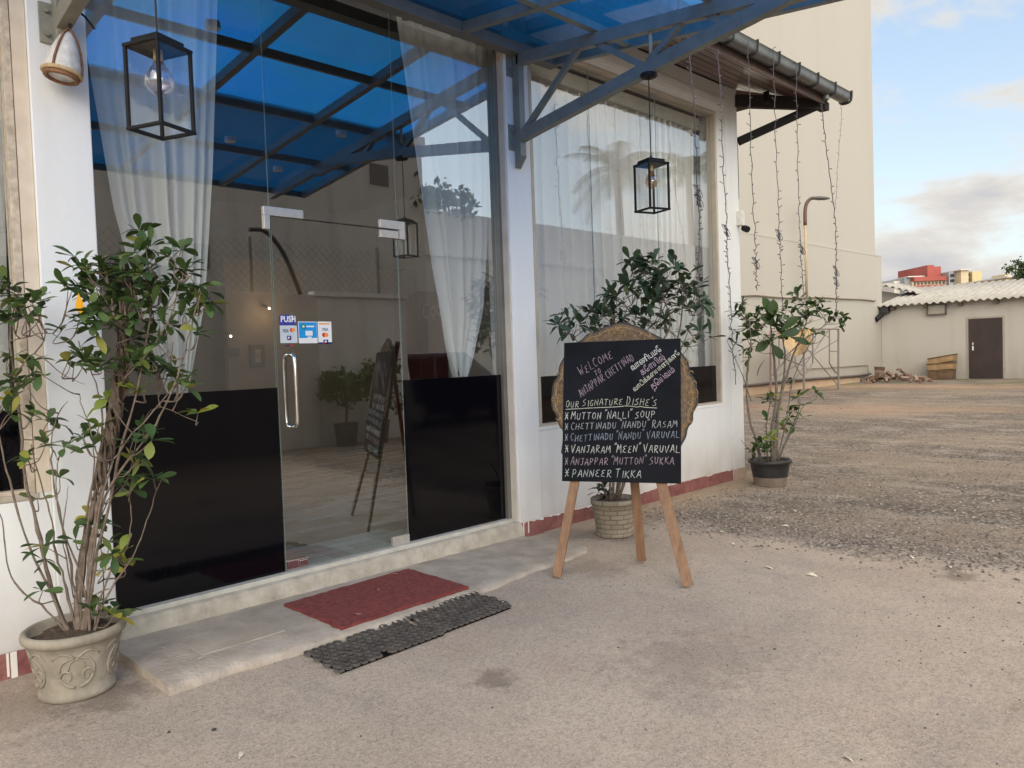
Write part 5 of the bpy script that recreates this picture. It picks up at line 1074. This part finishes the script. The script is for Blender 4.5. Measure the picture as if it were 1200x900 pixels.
# fittings on the shed wall
z_ = onS(1098, 362); cy_, cz_ = z_[1], z_[2]
LPd = tag(MB().box(XS-.10, XS-.002, cy_-.33, cy_+.30, cz_-.20, cz_+.16).build('flood_light', mat('grey_box', (.33, .30, .26), .6), bevel=.02), 'square grey light box fixed under the shed eave', 'light box')
b = MB()
for y0, y1, z0, z1 in ((-.33, .30, .14, .175), (.27, .315, -.2, .14), (-.36, -.30, -.24, .175), (-.33, .3, -.215, -.19)): b.box(XS-.13, XS-.101, cy_+y0, cy_+y1, cz_+z0, cz_+z1)
b.build('frame', mat('dark_trim', (.10, .085, .075), .7), LPd)
z_ = onS(1037, 364); CMo = thing('security_camera', 'dark camera bracket at the corner of shed and tall building', 'camera', (XS-.2, z_[1], z_[2]))
MB().box(XS-.28, XS-.003, z_[1]-.20, z_[1]+.1, z_[2]-.12, z_[2]+.16).build('housing', M_dark, CMo, bevel=.03)
MB().tube([(XS-.3, z_[1]+.02, z_[2]-.16), (XS-.62, z_[1]+.12, z_[2]-.36)], .10, 12).build('barrel', M_black, CMo, smooth=False)
# three old boxes in a stack
M_box = mat('old_box_board', (.24, .145, .07), .8, scale=5, col2=(.42, .28, .145), bump=.2)
M_box2 = mat('old_box_dark', (.09, .052, .032), .85, scale=5, col2=(.18, .11, .065), bump=.2)
def crate(pa, pb, zt_, zb_, tilt, label, m):
    a = onX(pa, 443, XS-.75); c = onX(pb, 443, XS-.75); y0, y1 = a[1], c[1]; o = thing('crate', label, 'crate', (XS-.4, (y0+y1)/2, zb_), 'boxes stacked by the shed wall')
    b = MB(); e = np.array([0, (y1-y0)/2, tilt]); b.obox(((XS-.42), (y0+y1)/2, (zb_+zt_)/2), (.30, .02, 0), e, (0, 0, (zt_-zb_)/2)); b.build('body', m, o, bevel=.012)
    b = MB(); b.obox(((XS-.42), (y0+y1)/2, zt_+.012), (.315, .02, 0), e*1.03, (0, 0, .022)); b.build('lid', M_box2, o)
z0_ = lambda py: float(onX(1100, py, XS-.75)[2])
crate(1086, 1115, z0_(434.5), 0.0, .0, 'dark brown box at the bottom of the stack by the shed wall', M_box2)
crate(1085.5, 1116, z0_(426.5), z0_(433.3), .02, 'light brown box in the middle of the stack by the shed wall', M_box)
crate(1086.5, 1117, z0_(418.5), z0_(425.2), .07, 'tilted light brown box on top of the stack by the shed wall', M_box)
# brick rubble
b = MB(); rg = np.random.default_rng(5); rc_ = onZ(1034, 447, 0)
for k in range(60):
    ax_ = rg.normal(0, 1); yy_ = rg.normal(0, 1); c = np.array([rc_[0]-.2+ax_*.6, rc_[1]-.5+yy_*.65, 0]); h = max(.03, .42*math.exp(-(ax_**2+yy_**2)/1.3)*rg.uniform(.5, 1.1)); s_ = rg.uniform(.05, .13)
    v1 = rg.normal(0, 1, 3); v1 /= np.linalg.norm(v1); v2 = np.cross(v1, rg.normal(0, 1, 3)); v2 /= np.linalg.norm(v2); v3 = np.cross(v1, v2); c[2] = h; b.obox(c, v1*s_, v2*s_*.6, v3*s_*.4)
for k in range(3): b.obox((rc_[0]-.1, rc_[1]+.05, .22+.13*k), (.16, .05+.02*k, 0), (-.05, .16-.012*k, .01), (0, 0, .06))
o = b.build('brick_rubble', leaf_mat('rubble', [(0, (.15, .075, .05)), (.5, (.25, .16, .11)), (1, (.34, .27, .21))])); struct(o, 'stuff')
# scaffold frames
SF = thing('scaffold', 'rusty tubular scaffold frames standing before the tall cream wall', 'scaffold', tuple(onY(945, 460, 9.9)))
M_scf = mat('scaffold_paint', (.16, .135, .125), .6, scale=20, col2=(.26, .22, .21))
def sp(px, py, Y=10.3): return onY(px, py, Y)
def end_frame(x0, x1, yt, yb_, Y, m=M_scf):
    b = MB(); b.tube([sp(x0, yb_, Y), sp(x0, yt, Y), sp(x1, yt, Y), sp(x1, yb_, Y)], .032, 7)
    xi0, xi1 = x0+(x1-x0)*.26, x1-(x1-x0)*.26
    for xa, xb in ((x0, xi0), (x1, xi1)):
        b.tube([sp(xb, yt, Y), sp(xb, yt+40, Y), sp(xa*.6+xb*.4, yt+50, Y), sp(xa, yt+53, Y)], .022, 6); b.tube([sp(xa, yt+26, Y), sp(xb, yt+26, Y)], .018, 6)
    return b.build('frame', m, SF, smooth=False)
end_frame(942, 982.5, 385.5, 462, 9.9)
end_frame(903, 942, 388, 462, 10.9, mat('scaffold_red', (.26, .15, .13), .6, scale=20, col2=(.36, .24, .21)))
b = MB()
for p0, p1 in (((943, 405), (982, 452)), ((982, 398), (905, 445)), ((905, 415), (945, 430)), ((970, 388), (925, 455)), ((906, 440), (942, 395))): b.tube([sp(*p0, 10.2), sp(*p1, 10.2)], .016, 6)
b.build('brace', M_scf, SF)
b = MB(); rg = np.random.default_rng(3); rows = []
for i in range(13):
    t = i/12; row = []
    for j in range(9):
        s_ = j/8; px = 912+40*t+2*math.sin(j); py = 386+2*math.sin(t*5)+s_*(10+16*max(0, math.sin(t*3.3))+8*t); row.append(sp(px, py, 9.8+.18*math.sin(s_*3.1+t*4)-.1*math.sin(t*9)))
    rows.append(row)
tag(b.grid(rows).build('sack_cloth', mat('jute_sack', (.36, .24, .12), .95, scale=14, col2=(.52, .38, .22), bump=.3), smooth=True, normals=False), 'brown sack cloth draped over the scaffold behind the black pot plant', 'cloth')
# far blocks of flats
def far_block(dist, px0, px1, pyb, label, rects, wins, name='apartment_block'):
    c = atD((px0+px1)/2, 402, dist); s_ = dist/FOC; o = thing(name, label, 'building', (c[0], c[1], 0), None, -YAW)
    hor = 402.0; cx = (px0+px1)/2
    def X_(p): return (p-cx)*s_
    def Z_(p): return 1.4+(hor-p)*s_
    for (a, c_, t, b_, y0, y1, m, nm) in rects: MB().box(X_(a), X_(c_), y0, y1, Z_(b_), Z_(t)).build(nm, m, o, local=True)
    for (a, c_, t, b_, y0, m) in wins: MB().box(X_(a), X_(c_), y0-.15, y0+.1, Z_(b_), Z_(t)).build('window', m, o, local=True)
    return o
F_red = mat('far_red', (.34, .085, .065), .8, scale=.2, var=.15); F_cream = mat('far_cream', (.56, .46, .30), .8, scale=.2, var=.1); F_grey = mat('far_grey', (.30, .31, .32), .8, scale=.2, var=.1); F_win = mat('far_window', (.06, .065, .075), .4); F_yel = mat('far_yellow', (.62, .49, .26), .8, scale=.2, var=.1); F_wht = mat('far_white', (.62, .58, .52), .8)
wins = []
for k in range(9): wins.append((1072+k*4.2, 1074.2+k*4.2, 332.6, 335.4, 0, F_win))
for k in range(6): wins.append((1074+k*6, 1077+k*6, 340.2, 343, -.0, F_win))
for k in range(3):
    for j in range(3): wins.append((1111.5+k*0+0, 1116.0, 325+j*6, 328+j*6, -1.0, F_win))
for j in range(3): wins.append((1127, 1130.5, 325+j*6, 328.5+j*6, -2.0, F_win))
far_block(170, 1057, 1144, 345, 'red and cream block of flats with a red roof tower beyond the shed', [
 (1070, 1110, 331.5, 402, 0, 25, F_cream, 'wall'), (1071, 1109, 326.5, 331.5, -.6, 24, F_red, 'parapet'), (1071, 1109, 336.5, 340.0, -.9, 1, F_red, 'balcony'), (1091, 1099, 312.5, 327, 1, 14, F_red, 'roof_tower'), (1099, 1110, 314, 327, 2, 14, F_red, 'roof_tower'), (1064, 1071, 326, 402, 1, 20, F_grey, 'wall'), (1057, 1064, 329, 402, 3, 20, F_wht, 'wall'), (1066, 1083, 325, 326.3, .2, 6, F_wht, 'parapet'), (1080, 1088, 324.5, 326.5, 1, 8, F_grey, 'roof_shed'),
 (1110, 1118, 322.5, 402, -1, 20, F_grey, 'wall'), (1118, 1126.5, 321.5, 402, -3, 20, F_cream, 'wall'), (1126.5, 1131, 322, 402, -2, 20, F_grey, 'wall'), (1131, 1142, 323.5, 402, -3, 20, F_yel, 'wall'), (1116, 1128, 320.8, 322, -3.5, 15, F_wht, 'parapet')], wins)
far_block(140, 1178, 1240, 345, 'pale low block with a roof parapet at the far right beyond the shed', [
 (1180, 1240, 331, 402, 0, 16, F_cream, 'wall'), (1178, 1240, 329.3, 331, -.8, 14, F_wht, 'parapet'), (1183, 1189, 326, 329.5, 1, 5, F_cream, 'roof_tower'), (1190, 1240, 333.5, 335, -.9, .2, F_wht, 'balcony')], [(1184+k*6, 1187+k*6, 335.5, 338, 0, F_win) for k in range(5)])
def crown(b, c, R_, n_, ls, seedv, sq=(1, 1, .8)):
    rg = np.random.default_rng(seedv); cl_ = [np.array(c)+rg.normal(0, .42, 3)*np.array(sq)*R_ for _ in range(16)]
    for k in range(n_):
        q = cl_[rg.integers(16)]+rg.normal(0, .17, 3)*R_; d = rg.normal(0, 1, 3); d /= np.linalg.norm(d); e = np.cross(d, rg.normal(0, 1, 3)); e /= np.linalg.norm(e); s_ = ls*rg.uniform(.6, 1.3)
        b.add([q-d*s_*.5, q+e*s_*.25, q+d*s_*.5, q-e*s_*.25], [(0, 1, 2, 3)])
tcn = atD(1203, 322, 110); T1 = thing('tree', 'dark green tree crown at the far right edge beyond the shed roof', 'tree', (tcn[0], tcn[1], 0))
b = MB(); crown(b, tcn, 2.2, 1500, .5, 2); b.build('crown', leaf_mat('far_leaf', [(0, (.03, .05, .02)), (1, (.08, .11, .04))]), T1, normals=False)
MB().tube([(tcn[0], tcn[1], 0), (tcn[0]+.2, tcn[1], 6), tuple(tcn)], [.35, .25, .12], 8).build('trunk', M_bark_dark, T1)

# ------------------------------------------------------------------ what stands behind the camera and shows in the glass
M_grey = paint_wall('weathered_render', (.58, .56, .53), (.34, .315, .28), 0, 3.0, .5, 2.5)
M_greyw = paint_wall('weathered_whitewash', (.72, .70, .67), (.42, .39, .35), 0, 1.6, .4, 2.5)
OB = thing('opposite_building', 'long grey plastered building across the lane, seen mirrored in the glass', 'building', (5, -9, 0))
MB().box(2.5, 14.2, -19, -9, 0, 7.6).build('wall', M_grey, OB); MB().box(14.2, 60, -19, -9.2, 0, 5.75).build('wall', M_greyw, OB)
MB().box(2.5, 14.25, -9.12, -8.88, 7.45, 7.68).build('parapet', M_grey, OB); MB().box(14.3, 60, -9.3, -9.1, 4.4, 4.5).build('ledge', M_greyw, OB)
for px, py in ((444, 205), (230, 300)):
    c = rY(px, py, -9.0); q = MB().box(c[0]-.3, c[0]+.3, -9.06, -8.97, c[2]-.28, c[2]+.28).build('window', mat('dull_shutter', (.16, .15, .14), .7), OB)
CW = thing('compound_wall', 'low weathered compound wall with chain link fence on top, mirrored in the glass', 'wall', (2, -2.9, 0))
MB().box(2.2, 6.9, -3.05, -2.87, 0, 2.52).build('wall', M_grey, CW, bevel=.01); MB().box(2.2, 4.6, -3.04, -2.88, 2.52, 2.86).build('coping', M_dark, CW)
MB().box(6.9, 8.75, -3.02, -2.90, 0, 2.50).build('gate', M_greyw, CW); MB().box(6.85, 8.8, -3.06, -2.86, 2.50, 2.58).build('coping', M_greyw, CW)
b = MB()
for k in range(44):
    x = 2.2+k*.14
    for z0, z1 in ((2.5, 3.35),):
        b.tube([(x, -2.95, z0), (x+.85, -2.95, z1)], .004, 3, False); b.tube([(x+.85, -2.95, z0), (x, -2.95, z1)], .004, 3, False)
b.build('fence_mesh', M_steel_old, CW, normals=False)
for x in (3.4, 5.8, 8.2): MB().tube([(x, -2.95, 2.4), (x, -2.95, 3.4)], .03, 6).build('post', M_steel_old, CW)
MB().tube(curve([rY(352, 345, -2.8), rY(336, 305, -2.8), rY(322, 282, -2.8), rY(308, 270, -2.8), rY(292, 269, -2.8)]), .035, 8).build('lamp_arm', M_dark, CW)
# plants by the compound wall
for (x, y, h, lab, sd_) in ((7.15, -2.55, 1.0, 'round dark shrub in a pot by the compound wall gate, mirrored in the door', 5), (7.75, -2.5, .95, 'grey green shrub in a pot beside the gate, mirrored in the door', 6)):
    o = thing('potted_shrub', lab, 'potted plant', (x, y, 0)); b = MB(); crown(b, (x, y, h+.05), .42, 900, .11, sd_); b.build('foliage', LV1, o, normals=False)
    MB().lathe(x, y, [(.002, 0), (.16, 0), (.2, .35), (.22, .38), (.18, .38), (.002, .34)], 20).build('pot', M_dark, o); MB().tube([(x, y, .3), (x+.03, y, .6), (x, y, h)], .025, 6).build('stem', M_bark_dark, o)
# wall top plants and palms beyond
for (x, y, z, lab, sd_) in ((15.0, -9.4, 5.9, 'leafy plants growing on top of the lower opposite wall', 8),):
    b = MB(); crown(b, (x, y, z+.15), 1.1, 900, .26, sd_, (1.6, .4, .35)); o = b.build('wall_plant', LV3, normals=False); tag(o, lab, 'plant')
def palm(x, y, h, label, sd_):
    rg = np.random.default_rng(sd_); o = thing('palm_tree', label, 'palm tree', (x, y, 0), 'palms behind the opposite building'); MB().tube([(x, y, 0), (x+.2, y, h*.5), (x, y, h)], [.28, .2, .16], 9).build('trunk', M_bark, o, smooth=True)
    b = MB()
    for k in range(20):
        a = k*2.4; el_ = rg.uniform(-.1, 1.1); L_ = rg.uniform(2.4, 3.4); d = np.array([math.cos(a)*math.cos(el_), math.sin(a)*math.cos(el_), math.sin(el_)])
        rib = [np.array([x, y, h])+d*L_*t+np.array([0, 0, -1.5*t*t]) for t in np.linspace(0, 1, 14)]; b.tube(rib, list(np.linspace(.03, .008, 14)), 4)
        for i in range(2, 14):
            tdir = rib[i]-rib[i-1]; tdir /= np.linalg.norm(tdir); s_ = np.cross(tdir, (0, 0, 1)); s_ /= np.linalg.norm(s_)+1e-6
            for sg in (-1, 1):
                for q in (0, .5):
                    p = rib[i-1]*(1-q)+rib[i]*q; ll = .75*math.sin(math.pi*(i/15)**.7)+.15; e = p+(s_*sg*.8+tdir*.5)*ll+np.array([0, 0, -.25*ll]); w_ = tdir*.035
                    b.add([p-w_, p+w_, e], [(0, 1, 2)])
    b.build('crown', LV3, o, normals=False)
q = rY(722, 205, -12.5); palm(q[0], -12.5, q[2]+.2, 'coconut palm behind the opposite wall, left one in the right window reflection', 3)
q = rY(806, 215, -13.5); palm(q[0], -13.5, q[2]+.4, 'coconut palm behind the opposite wall, right one in the right window reflection', 4)
# parked van, mirrored in the black glass
def car(x0, y0, label):
    o = thing('parked_car', label, 'car', (x0+2.1, y0, 0)); W_ = 1.65
    side = [(0, .35), (.05, .75), (.12, 1.0), (.45, 1.45), (.7, 1.52), (2.2, 1.52), (3.0, 1.02), (3.95, .86), (4.12, .6), (4.12, .3), (3.8, .25), (.2, .25)]
    b = MB(); b.extr([(x0+u, y0, v_) for u, v_ in side], (0, -W_, 0)); b.build('body', mat('dark_blue_paint', (.012, .016, .035), .25, coat=.5), o, bevel=.05)
    b = MB(); b.extr([(x0+u, y0+.008, v_) for u, v_ in ((.3, 1.0), (.55, 1.4), (1.3, 1.42), (1.3, 1.0))], (0, -.012, 0)); b.build('window', M_bkglass, o); b = MB(); b.extr([(x0+u, y0+.008, v_) for u, v_ in ((1.4, 1.0), (1.4, 1.42), (2.15, 1.42), (2.75, 1.02))], (0, -.012, 0)); b.build('window', M_bkglass, o)
    for u in (.85, 3.3):
        for yy in (y0+.01, y0-W_+.19): 
            w_ = MB().tube([(x0+u, yy, .31), (x0+u, yy-.2, .31)], .31, 20).build('wheel', mat('tyre', (.015, .015, .015), .8), o); MB().tube([(x0+u, yy+.008, .31), (x0+u, yy-.02, .31)], .19, 16).build('rim', M_patch, w_)
    return o
car(8.7, -3.7, 'dark blue car parked across the yard, mirrored in the black glass panel')
AB = thing('poster_board', 'white poster board with red and blue lettering leaning on the dark car', 'poster', (8.75, -3.5, 0))
b = MB(); b.extr([(8.25, -3.42, .42), (9.25, -3.42, .42), (9.25, -3.55, 1.30), (8.25, -3.55, 1.30)], (0, -.03, 0)); b.build('panel', S_white, AB)
b = MB(); b.cur = 0
for k in range(9): b.extr([(8.32+.0, -3.418-.0124*k, .47+.084*k), (8.42, -3.418-.0124*k, .47+.084*k), (8.42, -3.425-.0124*k, .52+.084*k), (8.32, -3.425-.0124*k, .52+.084*k)], (0, .003, 0))
b.cur = 1
for k in range(9): b.extr([(8.60+.0, -3.418-.0124*k, .47+.084*k), (8.72, -3.418-.0124*k, .47+.084*k), (8.72, -3.425-.0124*k, .52+.084*k), (8.60, -3.425-.0124*k, .52+.084*k)], (0, .003, 0))
b.build('poster_print', [S_redd, S_blue], AB)
for x in (8.4, 9.1): MB().tube([(x, -3.5, 0), (x, -3.5, .45)], .02, 6).build('leg', M_steel_old, AB)

# ------------------------------------------------------------------ inside the dining room
b = MB(); b.box(4.4, 7.4, 9.4, 9.5, .152, 2.75); tag(b.build('room_partition', mat('wood_partition', (.20, .15, .105), .7, scale=3, col2=(.26, .20, .14))), 'tan partition wall lit warm inside the dining room', 'partition')
for (px0, px1, py0, py1, lab) in ((293, 311, 404, 430, 'framed relief picture on the tan indoor partition'), (270, 281, 408, 418, 'small dark framed picture on the indoor partition')):
    a = onY(px0, py0, 9.36); c = onY(px1, py1, 9.36); x0, x1 = sorted((a[0], c[0])); z1, z0 = max(a[2], c[2]), min(a[2], c[2]); o = tag(MB().box(x0, x1, 9.36, 9.399, z0, z1).build('framed_picture', mat('picture_brown', (.09, .07, .055), .6)), lab, 'picture')
    MB().box(x0+.06, x1-.06, 9.352, 9.359, z0+.06, z1-.06).build('image', mat('picture_relief', (.20, .16, .12), .7, scale=12, col2=(.34, .28, .22)), o)
for (px, py, yy, e, lab) in ((315.5, 361.5, 9.2, 9, 'small white lit bulb on the indoor partition'), (270.5, 394, 8.6, 6, 'small warm lit bulb inside the dining room')):
    p = onY(px, py, yy); o = tag(MB().sphere(p, .013, 8, 6).build('wall_bulb', emit_mat('bulb_glow_%d' % e, (1, .88, .62), e)), lab, 'bulb'); MB().tube([p+np.array([0, .03, .02]), p+np.array([0, .16, .05])], .015, 6).build('socket', M_dark, o)
    pl = bpy.data.lights.new('bulb_light', 'POINT'); pl.energy = 1.6 if e == 9 else .4; pl.color = (1, .72, .42); pl.shadow_soft_size = .05; po = bpy.data.objects.new('bulb_light', pl); COL.objects.link(po); po.location = p+np.array([0, -.12, -.05])
q = onY(497, 366, 8.8); CL = thing('drinks_cooler', 'red drinks cooler with white script inside the dining room', 'cooler', (q[0]+.4, 8.9, .152)); 
MB().box(q[0]-.10, q[0]+.75, 8.8, 9.4, .152, q[2]+.30).build('body', mat('cooler_red', (.11, .010, .012), .4), CL, bevel=.02)
v, f = text_mesh('Coca-Cola', 1.0, .02); b = MB(); S_script = mat('faded_script', (.42, .36, .36), .5); b.add([(q[0]-.04+p_[0]*.2, 8.795, q[2]-.1+p_[1]*.32+.04*p_[0]) for p_ in v], f); b.build('logo', S_script, CL, normals=False)
# litter on mat and yard
b = MB(); RNG = np.random.default_rng(12)
for px, py, z in ((421, 721, .058), (424, 720, .058), (459, 673, .058), (443, 692, .058), (372, 686, .135), (380, 683, .135), (318, 702, .06), (500, 709, .02), (487, 727, .02), (587, 707, .02), (160, 768, .045), (185, 760, .045), (240, 770, .045)):
    c = onZ(px, py, z)+np.array([0, 0, .003]); a = RNG.uniform(0, 6.28); add_leaf(b, c, np.array([math.cos(a), math.sin(a), .05]), np.array([0, 0, 1.]), RNG.uniform(.02, .045), RNG.uniform(.008, .016), .2)
for px, py in ((850, 625), (943, 674), (947, 673), (930, 598), (935, 602), (878, 641), (856, 637), (1115, 667), (1120, 600), (1066, 652), (280, 892), (895, 664), (915, 617), (1000, 895)):
    c = onZ(px, py, .0)+np.array([0, 0, .006]); a = RNG.uniform(0, 6.28); add_leaf(b, c, np.array([math.cos(a), math.sin(a), .1]), np.array([0, 0, 1.]), RNG.uniform(.04, .09), RNG.uniform(.02, .035), .3)
struct(b.build('litter', M_litter, normals=False), 'stuff')
